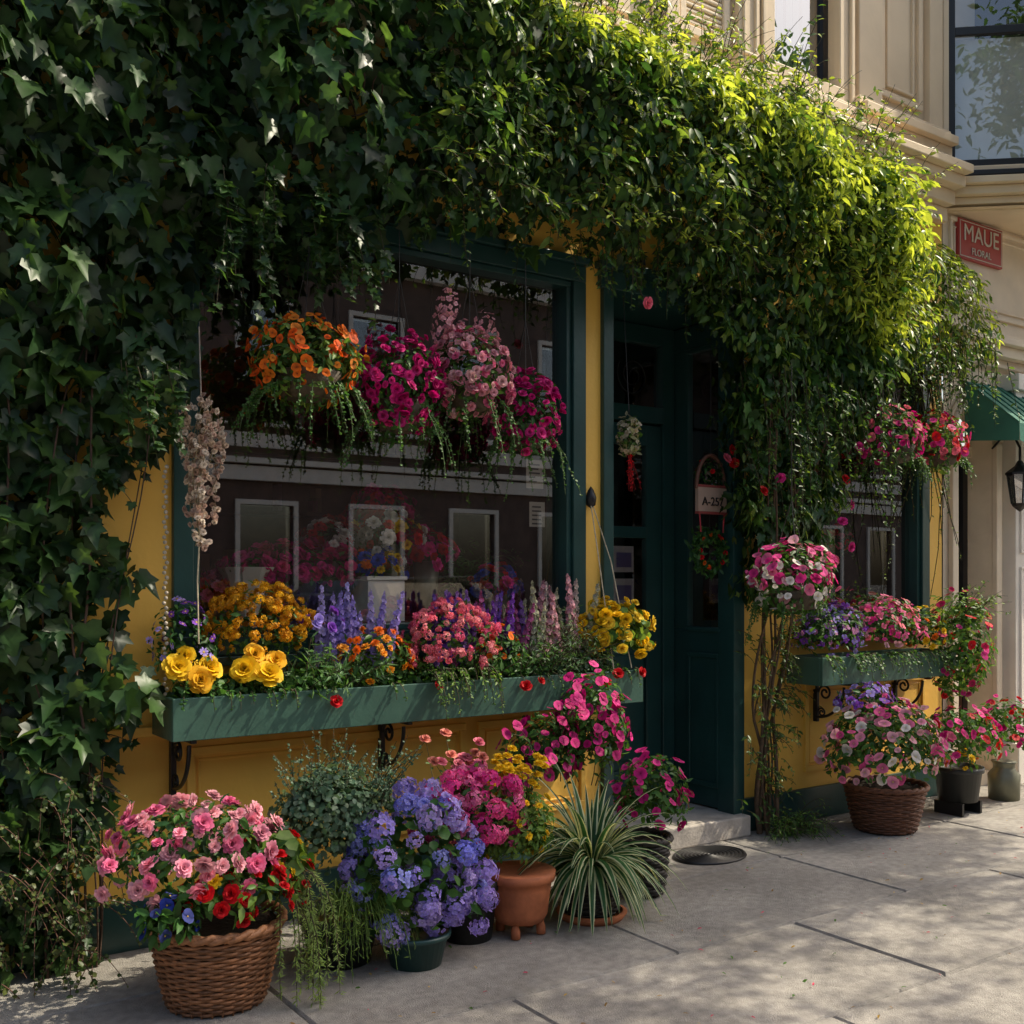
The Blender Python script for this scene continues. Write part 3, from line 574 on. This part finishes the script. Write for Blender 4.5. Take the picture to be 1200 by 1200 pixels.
b=MB('potted_spider_plant'); c=(3.0,-.74,0); lathe(b,c,[(0,0),(.14,0),(.16,.03),(.14,.035)],M_terracotta,30); wicker(b,(c[0],c[1],.02),.11,.14,.18,14,20,(.02,.016,.013),.007)
for i in range(180):
    az=U(0,2*pi); el=U(.25,1.45); L=U(.28,.5); wd=U(.01,.018); d=np.array([cos(az)*cos(el),sin(az)*cos(el),sin(el)]); p=np.array([c[0]+.03*cos(az),c[1]+.03*sin(az),.24]); s=np.array([-sin(az),cos(az),0]); V=[];C=[];n=9
    g1=np.array([.025,.08,.025])*U(.7,1.3); g2=np.array([.4,.43,.27])*U(.8,1.15)
    for j in range(n+1):
        t=j/n; wv=wd*(1-t**2.5)*(.6+.8*min(t*3,1))/1.2+.0004; up=np.cross(s,d)
        for q,cc in ((-1,g2),(-.6,g2),(-.55,g1),(0,g1),(.55,g1),(.6,g2),(1,g2)): V.append(p+s*wv*q+up*abs(q)*wv*.45); C.append(cc)
        d=norm(d+np.array([0,0,-.26*(1.1-.3*el)])); p=p+d*L/n
        if p[2]<.03: p[2]=.03
    F=[(j*7+k,j*7+k+1,(j+1)*7+k+1,(j+1)*7+k) for j in range(n) for k in range(6)]
    b.add(V,F,M_leaf,np.array(C),True)
b.build()
b=MB('potted_magenta_petunia'); c=(3.42,-.6,0); wicker(b,c,.1,.13,.27,14,18,(.02,.016,.013),.008)
mm=[MAG,HOT,(.66,.02,.22)]; m2=(.25,.0,.08)
dome(b,(3.5,-.58,.46),(.2,.18,.2),560,.05,[G1,G2],[(T_petunia,64,.031,mm,m2,-.6)],lower=-.6)
dome(b,(3.3,-.4,.8),(.19,.14,.24),760,.05,[G1,G2],[(T_petunia,72,.03,mm,m2,-.6)],lower=-.8)
dome(b,(3.02,-.36,.68),(.22,.14,.18),560,.05,[G1,G2],[(T_petunia,66,.03,mm,m2,-.6)],lower=-.6)
for i in range(34): 
    p=shoot(b,(3.22+U(-.35,.25),-.42,.6+U(-.1,.2)),(U(-.7,.4),-.3,1),U(.12,.3),1.,T_leaf,.05,8,[G1,G2]); b.inst(T_petunia,p[-1:],rframes(np.array([[0,-.9,.5]])),[.03],pick(mm,1),M_petal,m2)
b.build()
w=MB('round_doormat'); 
for k in range(9):
    a=np.arange(41)*2*pi/40; r=.02+k*.022; tube(w,np.stack([4.18+r*np.cos(a)*1.1,-.3+r*np.sin(a)*.8,.006+0*a],-1),.0115,M_black,5)
w.build()
b=MB('wicker_pot_of_pink_petunias'); c=(5.5,-.45,0); wicker(b,c,.17,.23,.27,18,26,(.12,.045,.02),.007)
dome(b,(5.5,-.45,.5),(.42,.3,.3),1500,.055,[G1,G2],[(T_petunia,230,.034,[PALE,PINK,PALE,WHT,(.8,.1,.32),(.84,.3,.42)],(.6,.5,.1),-.45)],lower=-.45)
dome(b,(5.45,-.35,.76),(.2,.16,.1),120,.05,[G1],[(T_floret,60,.03,[LAV,PUR])],lower=-.2); b.build()
b=MB('potted_red_geranium'); pot(b,(6.3,-.42,.08),.12,.15,.22,M_blackpot)
for x in (6.2,6.4): box(b,x-.01,x+.01,-.52,-.32,0,.08,M_black)
dome(b,(6.3,-.42,.48),(.3,.22,.2),700,.05,[G1,G2],[(T_petunia,72,.032,[HOT,RED,MAG],(.4,.0,.1),-.5)],lower=-.5)
dome(b,(6.15,-.55,.36),(.1,.1,.08),60,.05,[G2],[(T_mari,12,.026,[YEL,ORA])],lower=-.3);b.build()
b=MB('milk_can_of_red_geraniums'); lathe(b,(6.95,-.35,.0),[(0,0),(.1,0),(.105,.17),(.07,.21),(.07,.24),(.085,.26),(0,.255)],M_zinc,24)
dome(b,(6.98,-.35,.47),(.27,.2,.22),520,.05,[G1,G2],[(T_petunia,64,.032,[HOT,MAG,RED],(.4,.0,.1),-.5)],lower=-.6);b.build()
b=MB('roadside_fern')
for i in range(80): shoot(b,(4.95+U(-.1,.12),-.16+U(-.04,.04),.01),(U(-1,1),-U(.1,1),U(.5,1.4)),U(.15,.38),1.8,T_nar,.055,18,[G1,G2,GL],wig=.15)
b.build()
# ------------------------------------------------------------------ window box plants
def sb(name,parts):
    b=MB(name)
    for p in parts: p(b)
    b.build()
ZB=1.03
def spikes(b,x0,x1,y0,y1,n,h,cols,z=ZB,th=None):
    for i in range(n):
        p=np.array([[U(x0,x1),U(y0,y1),z]]); Z=np.array([[U(-.2,.2),U(-.2,.05),1.]]); hh=h*U(.6,1.15)
        b.inst(T_spike,p,rframes(Z),[hh],pick(cols,1),M_petal,(.5,.4,.6)); tube(b,[p[0],p[0]+norm(Z[0])*hh*.9],.003,M_stem,3,(.05,.12,.03))
def leafy(b,x0,x1,n,h,sz,cols,T=None,y0=-.27,y1=-.08):
    for i in range(n): shoot(b,(U(x0,x1),U(y0,y1),ZB-.02),(U(-.5,.5),U(-.7,.3),1.),h*U(.6,1.2),.8,T or T_leaf,sz,12,cols)
sb('purple_aster_plant',[lambda b:dome(b,(1.38,-.14,1.24),(.12,.1,.15),300,.04,[G1,G3],[(T_daisy,44,.02,[PUR,LAV])],lower=-.6)])
sb('gold_chrysanthemum_plant',[lambda b:dome(b,(1.69,-.13,1.3),(.22,.13,.17),260,.04,[G1,G2],[(T_mum,220,.02,[GOLD,(.8,.44,.015),(.6,.26,.01)],(.5,.25,.02),-.35)],lower=-.7)])
def roses(b,pts,s,cols,T=None):
    for p in pts:
        b.inst(T or T_big,np.array([p]),rframes(np.array([[U(-.7,.3),-1,U(.2,.9)]])),[s*U(.8,1.12)],pick(cols,1,.1),M_petal)
sb('yellow_rose_plant',[lambda b:leafy(b,1.29,1.45,16,.14,.05,[G1,G2]),lambda b:roses(b,[(1.3,-.27,1.16),(1.38,-.3,1.11),(1.34,-.24,1.2),(1.43,-.26,1.15)],.057,[YEL,(.84,.47,.02)])])
sb('yellow_rose_plant',[lambda b:leafy(b,1.55,1.75,16,.12,.05,[G1,G2]),lambda b:roses(b,[(1.57,-.28,1.14),(1.66,-.3,1.12),(1.62,-.26,1.2),(1.71,-.26,1.17)],.06,[YEL,(.84,.47,.02)])])
sb('purple_tulip_plant',[lambda b:leafy(b,1.82,2.08,46,.24,.11,[(.08,.17,.06),G2],T_nar),lambda b:dome(b,(1.93,-.2,1.3),(.12,.08,.07),0,.04,[G1],[(T_rose,14,.026,[LAV,PUR])])])
sb('lavender_plant',[lambda b:spikes(b,1.95,2.25,-.2,-.06,20,.4,[LAV,(.35,.28,.6),(.5,.42,.8)]),lambda b:leafy(b,1.95,2.2,26,.2,.06,[GG,G2],T_nar)])
sb('orange_marigold_plant',[lambda b:dome(b,(2.2,-.2,1.14),(.17,.12,.13),340,.045,[G1,G2],[(T_mari,62,.025,[ORA,(.86,.33,.02)],(.6,.15,.02),-.3,1.05)],lower=-.5)])
sb('coral_chrysanthemum_plant',[lambda b:dome(b,(2.6,-.19,1.2),(.22,.15,.19),300,.045,[G1,G2],[(T_mum,210,.02,[CORAL,(.74,.12,.24),(.82,.27,.3)],(.5,.1,.1),-.4)],lower=-.6),
  lambda b:[shoot(b,(2.5+U(-.1,.25),-.3,1.1),(U(-.4,.4),-1,.2),U(.12,.3),3.5,T_leaf,.033,14,[GL,G2]) for _ in range(22)]])
sb('orange_pansy_plant',[lambda b:dome(b,(2.87,-.17,1.15),(.13,.11,.13),300,.045,[G1,G3],[(T_petunia,36,.021,[ORA,(.8,.1,.05)],(.3,.1,.02),-.2)],lower=-.4)])
sb('blue_salvia_plant',[lambda b:spikes(b,2.55,3.1,-.16,-.05,60,.37,[PUR,(.2,.1,.5),(.34,.17,.55),(.5,.12,.3)]),lambda b:leafy(b,2.7,3.05,36,.28,.06,[G1,G2])])
sb('white_snapdragon_plant',[lambda b:spikes(b,3.05,3.42,-.22,-.08,20,.44,[(.6,.5,.45),(.6,.3,.35),(.45,.45,.3)]),lambda b:leafy(b,3.02,3.44,110,.36,.06,[G1,G2,GG],T_nar)])
sb('yellow_primrose_plant',[lambda b:dome(b,(3.59,-.2,1.22),(.2,.13,.16),300,.05,[G2,GL],[(T_rose,130,.033,[YEL,(.9,.64,.05)],(.5,.3,.02),-.4,1.08)],lower=-.5,leafT=T_round)])
b=MB('trailing_greenery_plant')
dome(b,(3.3,-.2,1.06),(.28,.11,.08),900,.028,[GG,G1,(.05,.12,.05)],[],lower=-.3,leafT=T_round)
dome(b,(1.52,-.2,1.06),(.22,.11,.06),500,.03,[G1,G2],[],lower=-.3,leafT=T_round);dome(b,(2.4,-.17,1.05),(.3,.11,.07),600,.03,[G1,G2],[],lower=-.3,leafT=T_round)
dome(b,(1.85,-.24,1.06),(.18,.07,.06),400,.03,[G1,G2],[],lower=-.3,leafT=T_round)
for i in range(30): shoot(b,(U(1.3,3.65),-.3,1.05),(U(-.4,.4),-1,.3),U(.05,.13),3,T_round,.025,8,[G1,G2])
b.build()
b=MB('red_roses'); 
for p in ((1.95,.99),(2.45,1.03),(2.93,1.0),(3.02,1.02),(3.42,.99),(3.5,1.03),(3.66,1.03)): roses(b,[(p[0],-.335,p[1])],.03,[RED],T_rose); shoot(b,(p[0],-.28,1.05),(0,-1,-.1),.07,.5,T_leaf,.03,4,[G2])
b.build()
sb('pink_verbena_plant',[lambda b:dome(b,(5.35,-.18,1.18),(.26,.15,.17),620,.045,[G1,G2],[(T_floret,210,.022,[LAV,PUR,(.5,.2,.4)])],lower=-.5)])
sb('pink_verbena_plant',[lambda b:dome(b,(5.85,-.2,1.2),(.28,.16,.18),620,.045,[G1,G2],[(T_floret,230,.024,[PINK,HOT,CORAL,PALE])],lower=-.5)])
sb('orange_marigold_plant',[lambda b:dome(b,(6.2,-.22,1.16),(.18,.14,.16),360,.045,[G1,GL],[(T_mari,26,.03,[ORA,YEL])],lower=-.5)])
sb('red_bougainvillea_plant',[lambda b:dome(b,(6.5,-.32,1.02),(.26,.18,.36),1000,.055,[G2,GL,G1],[(T_petunia,80,.032,[RED,HOT,(.66,.02,.12)],(.5,.1,.1),-.9)],lower=-.95,lj=.35),
  lambda b:[shoot(b,(6.5+U(-.2,.2),-.3,1.2),(U(-.3,.8),-.3,1),U(.2,.4),1.2,T_leaf,.055,12,[G2,GL]) for _ in range(30)]])
sb('trailing_greenery_plant',[lambda b:[shoot(b,(U(5.1,6.4),-.3,1.05),(U(-.4,.4),-1,.3),U(.1,.25),3,T_round,.03,12,[G1,G2]) for _ in range(60)]])
# ------------------------------------------------------------------ hanging baskets
def hanging(name,c,r,ls,cols,bl,nl=520,trail=30,tl=.25,top=3.05,lower=-.6,extra=None):
    b=MB(name); dome(b,c,r,nl,ls,cols,bl,lower=lower)
    rx=r[0]; lathe(b,(c[0],c[1],c[2]-r[2]*.9),[(0,0),(rx*.45,.02),(rx*.62,r[2]*.6),(rx*.58,r[2]*.62),(0,r[2]*.6)],M_wicker,20,(.06,.045,.025))
    dome(b,(c[0],c[1],c[2]-r[2]*.5),(rx*.75,r[1]*.75,r[2]*.5),260,ls,cols,[],lower=-1)
    for a in (0,2.1,4.2): tube(b,[(c[0]+rx*.6*cos(a),c[1]+rx*.5*sin(a),c[2]-r[2]*.3),(c[0],c[1],c[2]+r[2]+.25)],.002,M_black,3)
    tube(b,[(c[0],c[1],c[2]+r[2]+.25),(c[0],c[1],top)],.003,M_black,3)
    for i in range(trail):
        a=U(0,2*pi); shoot(b,(c[0]+rx*.8*cos(a),c[1]+r[1]*.8*sin(a),c[2]-r[2]*.55),(cos(a)*.5,sin(a)*.5,-.6),tl*U(.3,1.25),1.5,T_round,.02,24,[G2,(.08,.15,.05),G1],scol=(.06,.1,.03),wig=.35,taper=.3)
    if extra: extra(b)
    b.build()
hanging('orange_hanging_basket',(1.84,-.3,2.42),(.25,.2,.2),.045,[G1,G2,GL],[(T_petunia,210,.025,[ORA,(.8,.11,.01),(.88,.28,.03)],(.12,.02,.01),-.8)],nl=1200,trail=44,tl=.22,lower=-.8)
hanging('magenta_hanging_basket',(2.28,-.28,2.36),(.19,.17,.24),.04,[G1],[(T_rose,240,.026,[MAG,(.66,.015,.22),HOT],(.3,0,.08),-.95)],trail=20)
hanging('pink_hanging_basket',(2.65,-.28,2.45),(.2,.17,.21),.045,[G2],[(T_rose,230,.027,[PALE,(.84,.35,.42),PINK,(.85,.5,.5)],(.6,.15,.2),-.9)],trail=40,tl=.3,
  extra=lambda b:[b.inst(T_ball(34,.26,-1,1.6),np.array([[x,-.3,z]]),rframes(np.array([[0,0,1.]])),[s],[PALE],M_petal) for x,z,s in ((2.52,2.74,.05),(2.5,2.64,.055),(2.72,2.67,.05),(2.58,2.6,.06))])
hanging('magenta_hanging_basket',(2.98,-.26,2.3),(.17,.15,.2),.04,[G1],[(T_rose,170,.027,[MAG,HOT],(.3,0,.08),-.9)],trail=30,tl=.28)
hanging('magenta_hanging_basket',(5.66,-.38,2.38),(.23,.18,.19),.045,[G1,G2],[(T_petunia,130,.031,[HOT,MAG,CORAL],(.4,0,.1),-.7)],top=2.9,trail=24,tl=.2)
hanging('red_hanging_basket',(6.2,-.34,2.4),(.23,.18,.19),.045,[G2,GL],[(T_petunia,120,.031,[HOT,CORAL,RED],(.4,0,.1),-.7)],top=3.0,trail=24,tl=.2)
hanging('pink_white_hanging_basket',(4.7,-.42,1.5),(.28,.2,.2),.05,[G1,G2],[(T_petunia,100,.034,[HOT,(.8,.1,.34),PINK],(.5,0,.2),-.15),(T_petunia,100,.03,[WHT,WHT,PALE],(.6,.5,.1),-.85,.95)],top=2.7,trail=20,tl=.2,lower=-.8)
hanging('red_hanging_basket',(6.0,.3,1.78),(.12,.1,.1),.04,[G1],[(T_petunia,34,.03,[RED,CORAL],(.3,0,.05),-.6)],top=3.1,trail=4,tl=.1)
b=MB('hanging_white_orchid_spray')
for i in range(13):
    x0=1.385+U(-.05,.05); y0=-.3+U(-.04,.04); L=U(.3,.56); ph=U(0,6); ztop=2.22+U(-.1,.02)
    t=np.linspace(0,1,10); pts=np.stack([x0+.02*np.sin(3*t+ph)+(.03 if i%2 else -.03)*np.sin(pi*t),y0+.015*np.cos(3*t+ph),ztop-L*t],-1); tube(b,pts,.0022,M_stem,3,(.25,.2,.1))
    k=36; tt=U(0,9,k); ii=np.minimum(tt.astype(int),8); P=pts[ii]+(pts[ii+1]-pts[ii])*(tt-ii)[:,None]+rng.normal(size=(k,3))*.011
    b.inst(T_rose,P,rframes(np.array([0,-.8,.1])+rng.normal(size=(k,3))*.6),.013*U(.7,1.3,k),pick([(.74,.58,.44),(.66,.46,.36),(.8,.7,.58)],k),M_petal,(.4,.15,.15))
tube(b,[(1.385,-.3,1.8),(1.37,-.3,1.5),(1.375,-.3,1.25)],.003,M_wicker,4,(.5,.42,.28)); tube(b,[(1.385,-.3,2.2),(1.38,-.29,2.5)],.003,M_wicker,4,(.3,.25,.2))
b.build()
b=MB('beaded_rope')
for k in range(46): lathe(b,(1.275+.006*sin(k*2),-.2,1.05+k*.02),[(0,-.009),(.008,-.004),(.008,.004),(0,.009)],M_wicker,6,(.4,.35,.27))
b.build()
b=MB('door_wreath'); cx,cy,czr=4.5,.02,1.67
t=U(0,2*pi,420); P=np.stack([cx+.1*np.cos(t),cy+0*t,czr+.1*np.sin(t)],-1)+rng.normal(size=(420,3))*.02
b.inst(T_leaf,P,rframes(rng.normal(size=(420,3))+np.array([0,-.8,0])),.045*U(.6,1.2,420),pick([G1,G3,G2],420),M_leaf)
t=U(0,2*pi,16); P=np.stack([cx+.1*np.cos(t),cy-.03+0*t,czr+.1*np.sin(t)],-1); b.inst(T_rose,P,rframes(np.array([[0,-1,.2]])+rng.normal(size=(16,3))*.3),.016*np.ones(16),pick([RED,ORA],16),M_petal)
tube(b,[(cx,cy,czr+.1),(cx,cy,1.9)],.002,M_black,3); b.build()
b=MB('hanging_door_sign'); 
t=np.linspace(0,pi,16); tube(b,np.stack([4.5-.115*np.cos(t),0*t+.01,2.03+.2*np.sin(t)],-1),.012,M_wicker,6,(.12,.05,.03))
box(b,4.385,4.615,-.005,.02,1.9,2.04,M_plast,(.45,.31,.23)); box(b,4.385,4.615,-.007,.022,2.041,2.055,M_plast,(.3,.06,.05)); box(b,4.385,4.615,-.007,.022,1.885,1.899,M_plast,(.3,.06,.05))
tube(b,[(4.5,.01,2.23),(4.5,.01,3.08)],.003,M_black,3)
for dx in (-.1,.1): tube(b,[(4.5+dx,0,1.885),(4.5+dx*.9,0,1.78)],.006,M_plast,4,(.4,.03,.04))
dome(b,(4.5,.03,2.12),(.1,.05,.1),260,.035,[G1,G3,(.08,.06,.04)],[(T_rose,8,.014,[RED])],lower=-.9)
sg2=b.build(); text('A-257',4.5,-.008,1.935,.07,M_black,sg2)
b=MB('hanging_dried_bouquet'); dome(b,(3.82,-.05,2.28),(.06,.05,.12),180,.04,[(.25,.25,.12),G2],[(T_floret,70,.018,[(.6,.5,.35),(.5,.45,.3)])],lower=-.9)
tube(b,[(3.82,-.05,2.4),(3.82,.0,3.08)],.003,M_black,3)
for i in range(8): shoot(b,(3.81,-.06,2.2),(U(-.2,.2),-.1,-1),.22,.3,T_nar,.03,16,[RED],scol=(.3,.01,.01))
b.build()
b=MB('window_box_rope'); tube(b,[(3.57,-.02,1.95),(3.52,-.16,1.6),(3.5,-.3,1.05)],.004,M_wicker,4,(.5,.42,.28)); tube(b,[(3.57,-.02,1.95),(3.6,-.16,1.6),(3.62,-.3,1.05)],.004,M_wicker,4,(.5,.42,.28)); lathe(b,(3.57,-.03,1.88),[(0,0),(.025,.02),(.03,.06),(.015,.1),(0,.12)],M_black,10); b.build()
b=MB('climbing_rose')
P=np.array([(4.5,-.12,2.2),(4.58,-.1,2.18),(4.7,-.34,2.08),(4.55,-.35,2.0),(5.25,-.36,2.1),(5.3,-.36,1.95),(5.22,-.36,1.85),(5.3,-.36,1.7),(5.18,-.34,1.62),(5.35,-.38,2.3),(3.55,-.5,2.87),(4.53,-.13,2.25)])
b.inst(T_rose,P,rframes(np.array([[0,-1,.3]])+rng.normal(size=P.shape)*.3),.034*np.ones(len(P)),pick([HOT,CORAL,RED],len(P)),M_petal)
for p in P: shoot(b,p+np.array([0,.01,-.01]),(0,.4,1),.3,.2,T_leaf,.04,6,[G1,G2])
b.build()
# ------------------------------------------------------------------ display inside the window
b=MB('magenta_azalea_display'); pot(b,(2.1,.3,1.3),.1,.13,.14,M_blackpot); dome(b,(2.06,.28,1.52),(.34,.13,.14),240,.05,[G1],[(T_rose,190,.034,[MAG,HOT,(.7,.03,.18)],(.3,0,.1),-.2)],lower=-.3); b.build()
for (x,y,z,r,cs) in ((2.27,.42,1.7,.14,[RED,RED,WHT]),(2.56,.34,1.72,.17,[RED,WHT,RED,YEL]),(2.8,.38,1.64,.16,[RED,HOT]),(2.62,.55,1.85,.16,[RED,MAG]),(3.18,.3,1.47,.13,[RED,HOT,BLUE]),(1.7,.4,1.45,.12,[RED,PINK])):
    b=MB('carnation_bouquet_display'); lathe(b,(x,y,1.3),[(0,0),(.05,0),(.07,z-1.3-.04),(.0,z-1.3-.04)],M_zinc,16); dome(b,(x,y,z),(r,r,r*.8),120,.05,[G1],[(T_carn,62,.038,cs,(.3,0,.1),-.4)],lower=-.4); b.build()
b=MB('blue_flower_bucket'); box(b,2.33,2.53,.12,.28,1.3,1.5,M_white); box(b,2.32,2.54,.11,.29,1.501,1.52,M_white)
dome(b,(2.43,.2,1.56),(.13,.1,.09),60,.04,[G1],[(T_carn,44,.034,[BLUE,ORA,YEL,WHT,BLUE],(.1,.1,.3),-.3)],lower=-.3); b.build(bevel=.004)
b=MB('potted_palm'); pot(b,(3.12,.6,1.3),.07,.09,.14,M_blackpot)
for i in range(24): shoot(b,(3.12,.6,1.44),(U(-1,1),U(-1,1),1.6),U(.3,.55),1.8,T_nar,.09,22,[G1,G2],wig=.1)
b.build()
b=MB('paper_wrapped_bouquet'); lathe(b,(1.78,.25,1.3),[(.04,0),(.1,.2),(.13,.26)],M_paper,9,smooth=False); dome(b,(1.78,.25,1.56),(.12,.1,.06),60,.04,[G1],[(T_rose,22,.036,[HOT,MAG])],lower=-.2); b.build()
b=MB('potted_fern_display'); pot(b,(5.8,.4,1.3),.08,.1,.14,M_terracotta); dome(b,(5.8,.4,1.55),(.18,.15,.14),300,.05,[G1,G2],[(T_rose,16,.03,[RED,HOT])],lower=-.5);b.build()
# ------------------------------------------------------------------ ground
g=MB('ground'); g.add([(-300,-300,-.135),(300,-300,-.135),(300,300,-.135),(-300,300,-.135)],[(0,1,2,3)],M_asphalt); g.build(origin=(0,0,0))
s=MB('sidewalk'); gp=.004
s.add([(-30,-3.2,-.012),(40,-3.2,-.012),(40,.6,-.012),(-30,.6,-.012)],[(0,1,2,3)],M_side,(.07,.062,.055))
ys=[.6,-.52,-1.3,-2.05,-2.7,-3.2]
for j in range(5):
    for i in range(-16,24):
        off=(0,.0,.75,.0,.75)[j]*.9; x0=i*1.5+off; x1=x0+1.5; y1,y0=ys[j],ys[j+1]; cc=U(.84,1.12); dz=U(-.002,.002)
        bv=.008; c=tuple(np.array([.26,.242,.215])*cc)
        if x1<-20 or x0>34: continue
        V=[(x0+gp,y0+gp,-.012),(x1-gp,y0+gp,-.012),(x1-gp,y1-gp,-.012),(x0+gp,y1-gp,-.012),(x0+gp+bv,y0+gp+bv,dz),(x1-gp-bv,y0+gp+bv,dz),(x1-gp-bv,y1-gp-bv,dz),(x0+gp+bv,y1-gp-bv,dz)]
        s.add(V,BF[1:],M_side,c)
s.build(origin=(0,0,0))
k=MB('kerb'); 
for i in range(-10,20): box(k,i*2+.004,i*2+1.996,-3.38,-3.205,-.14,.002,M_kerb)
k.build(origin=(0,0,0),bevel=.012)
l=MB('fallen_leaves'); n=260; P=np.stack([U(1.2,7,n),-U(.3,2.2,n)**1.0,np.full(n,.008)],-1); Z=np.array([[0,0,1.]])+rng.normal(size=(n,3))*.25
l.inst(T_leaf,P,rframes(Z),U(.008,.028,n),pick([(.2,.12,.04),G2,(.4,.05,.1),(.3,.2,.05)],n),M_leaf); l.build()
# ------------------------------------------------------------------ tree added right of frame, crown shaped to throw the dappled shade
EL,AZ=50,18
tr=MB('added_shade_tree')
tube(tr,[(8.9,-2.95,-.01),(8.92,-2.92,.8),(8.85,-2.85,2.2),(8.8,-2.7,3.6),(8.75,-2.6,5.2),(8.7,-2.5,6.6)],[.13,.11,.09,.07,.04,.015],M_stem,10,(.12,.09,.06))
cl=[]
kx=cos(radians(AZ))/math.tan(radians(EL)); ky=sin(radians(AZ))/math.tan(radians(EL))
for i in range(66):
    z=U(5.2,6.6)
    if i<44: gx,gy=U(1.2,5.6),-U(.55,1.15)
    elif i<49: gx,gy=U(1.2,2.5),-U(1.2,2.2)
    else: gx,gy=U(2.9,6.0),-U(1.4,2.6)
    x=gx+kx*z; y=gy-ky*z
    if x<6.6: x=6.6
    cl.append((x,y,z,260 if i<49 else 42))
    z0=U(4.2,5.8); mx_=(8.8+x)/2+U(-.2,.2); tube(tr,[(8.78,-2.62,z0),(mx_,(y-2.65)/2,(z0+z)/2+.2),(x,y,z)],[.012,.008,.004],M_stem,4,(.12,.09,.06))
for (x,y,z,n) in cl:
    sg_=np.array([.33,.13,.18]) if n>100 else np.array([.2,.11,.16])
    D=rng.normal(size=(n,3))*sg_; P=np.array([x,y,z])+D
    tr.inst(T_leaf,P,rframes(rng.normal(size=(n,3))+np.array([0,0,.6])),U(.07,.13,n),pick([G1,G2,(.06,.12,.03)],n),M_leaf)
tr.build()
# ------------------------------------------------------------------ opposite side of the street (seen in the glass)
ob=empty('opposite_row_building'); w=MB('walls')
ops=[(-12+i*2.6,-10.8+i*2.6,z,z+q) for i in range(16) for z,q in ((.9,2.2),(5.8,1.6))]
wall(w,-14,32,-.13,8.6,17,ops,.2,M_brick)
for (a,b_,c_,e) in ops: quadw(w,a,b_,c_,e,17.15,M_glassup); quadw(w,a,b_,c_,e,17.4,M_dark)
for z,h,o_ in ((3.6,.3,.12),(3.95,.12,.2),(4.3,.3,.1),(4.75,.12,.2),(8.4,.3,.25),(.2,.3,.1)): obox(w,(0,17),WX,-14,32,0,o_,z,z+h,M_white)
for (a,b_,c_,e) in ops: oframe(w,(0,17),WX,a-.1,b_+.1,c_-.1,e+.1,.1,0,.06,M_white)
w.build(ob)
for ch in ob.children: ch.rotation_euler=(0,0,pi); ch.location=(18,0,0)
c=MB('parked_car'); cx0,cyc=3.4,-6.4
prof=[(0,.35),(0,.75),(.15,.98),(1.1,1.08),(1.75,1.62),(3.3,1.68),(4.1,1.15),(4.45,1.05),(4.5,.6),(4.45,.35)]
hw=[.82,.88,.88,.88,.68,.68,.8,.84,.86,.84]
V=[];F=[];n=len(prof)
for s_ in (-1,1):
    for (x,z),h in zip(prof,hw): V.append((cx0+x,cyc+s_*h,z-.13))
for i in range(n): j=(i+1)%n; F.append((i,j,n+j,n+i))
c.add(V,F,M_carp,smooth=False)
for s_ in (-1,1):
    Vs=[(cx0+x,cyc+s_*(h),z-.13) for (x,z),h in zip(prof,hw)]; c.add(Vs+[(cx0+2.2,cyc+s_*.9,.6)],[(i,(i+1)%n,n) for i in range(n)],M_carp)
    c.add([(cx0+1.35,cyc+s_*.87,1.02),(cx0+3.75,cyc+s_*.86,1.02),(cx0+3.25,cyc+s_*.72,1.47),(cx0+1.85,cyc+s_*.72,1.47)],[(0,1,2,3)],M_glassup)
    for wx in (.9,3.6):
        a=np.linspace(0,2*pi,25); VV=[(cx0+wx+.34*cos(t),cyc+s_*.9,.21+.34*sin(t)) for t in a[:-1]]+[(cx0+wx+.34*cos(t),cyc+s_*.68,.21+.34*sin(t)) for t in a[:-1]]
        c.add(VV,[(i,(i+1)%24,24+(i+1)%24,24+i) for i in range(24)]+[tuple(range(24))],M_blackpot)
        c.add([(cx0+wx+.2*cos(t),cyc+s_*.905,.21+.2*sin(t)) for t in a[:-1]],[tuple(range(24))],M_kerb)
c.build(bevel=.05)
# ------------------------------------------------------------------ light, sky, camera
S=Vector((cos(radians(EL))*cos(radians(AZ)),-cos(radians(EL))*sin(radians(AZ)),sin(radians(EL))))
sun=bpy.data.lights.new('sun','SUN'); sun.energy=5.0; sun.angle=radians(.53); sun.color=(1,.9,.72)
so=bpy.data.objects.new('sun',sun); COL.objects.link(so); so.rotation_euler=S.to_track_quat('Z','Y').to_euler(); so.location=S*30
wd=bpy.data.worlds.new('World'); scene.world=wd; wd.use_nodes=True; nt=wd.node_tree; bg=nt.nodes['Background']
sk=nt.nodes.new('ShaderNodeTexSky'); sk.sky_type='NISHITA'; sk.sun_disc=False; sk.sun_elevation=radians(EL); sk.sun_rotation=radians(90+AZ); sk.altitude=50
sk.air_density=1.2; sk.dust_density=5; sk.ozone_density=.6
nt.links.new(sk.outputs[0],bg.inputs[0]); bg.inputs[1].default_value=.2
cam=bpy.data.cameras.new('camera'); co=bpy.data.objects.new('camera',cam); COL.objects.link(co)
co.location=(0,-4.45,1.5); co.rotation_euler=(pi/2,0,-radians(34.7)); cam.sensor_width=36; cam.lens=37.5; cam.shift_y=.0667; cam.clip_end=1000; cam.clip_start=.05
scene.camera=co
scene.view_settings.view_transform='Standard'; scene.view_settings.look='None'; scene.view_settings.exposure=0
print('verts',sum(len(o.data.vertices) for o in bpy.data.objects if o.type=='MESH'))
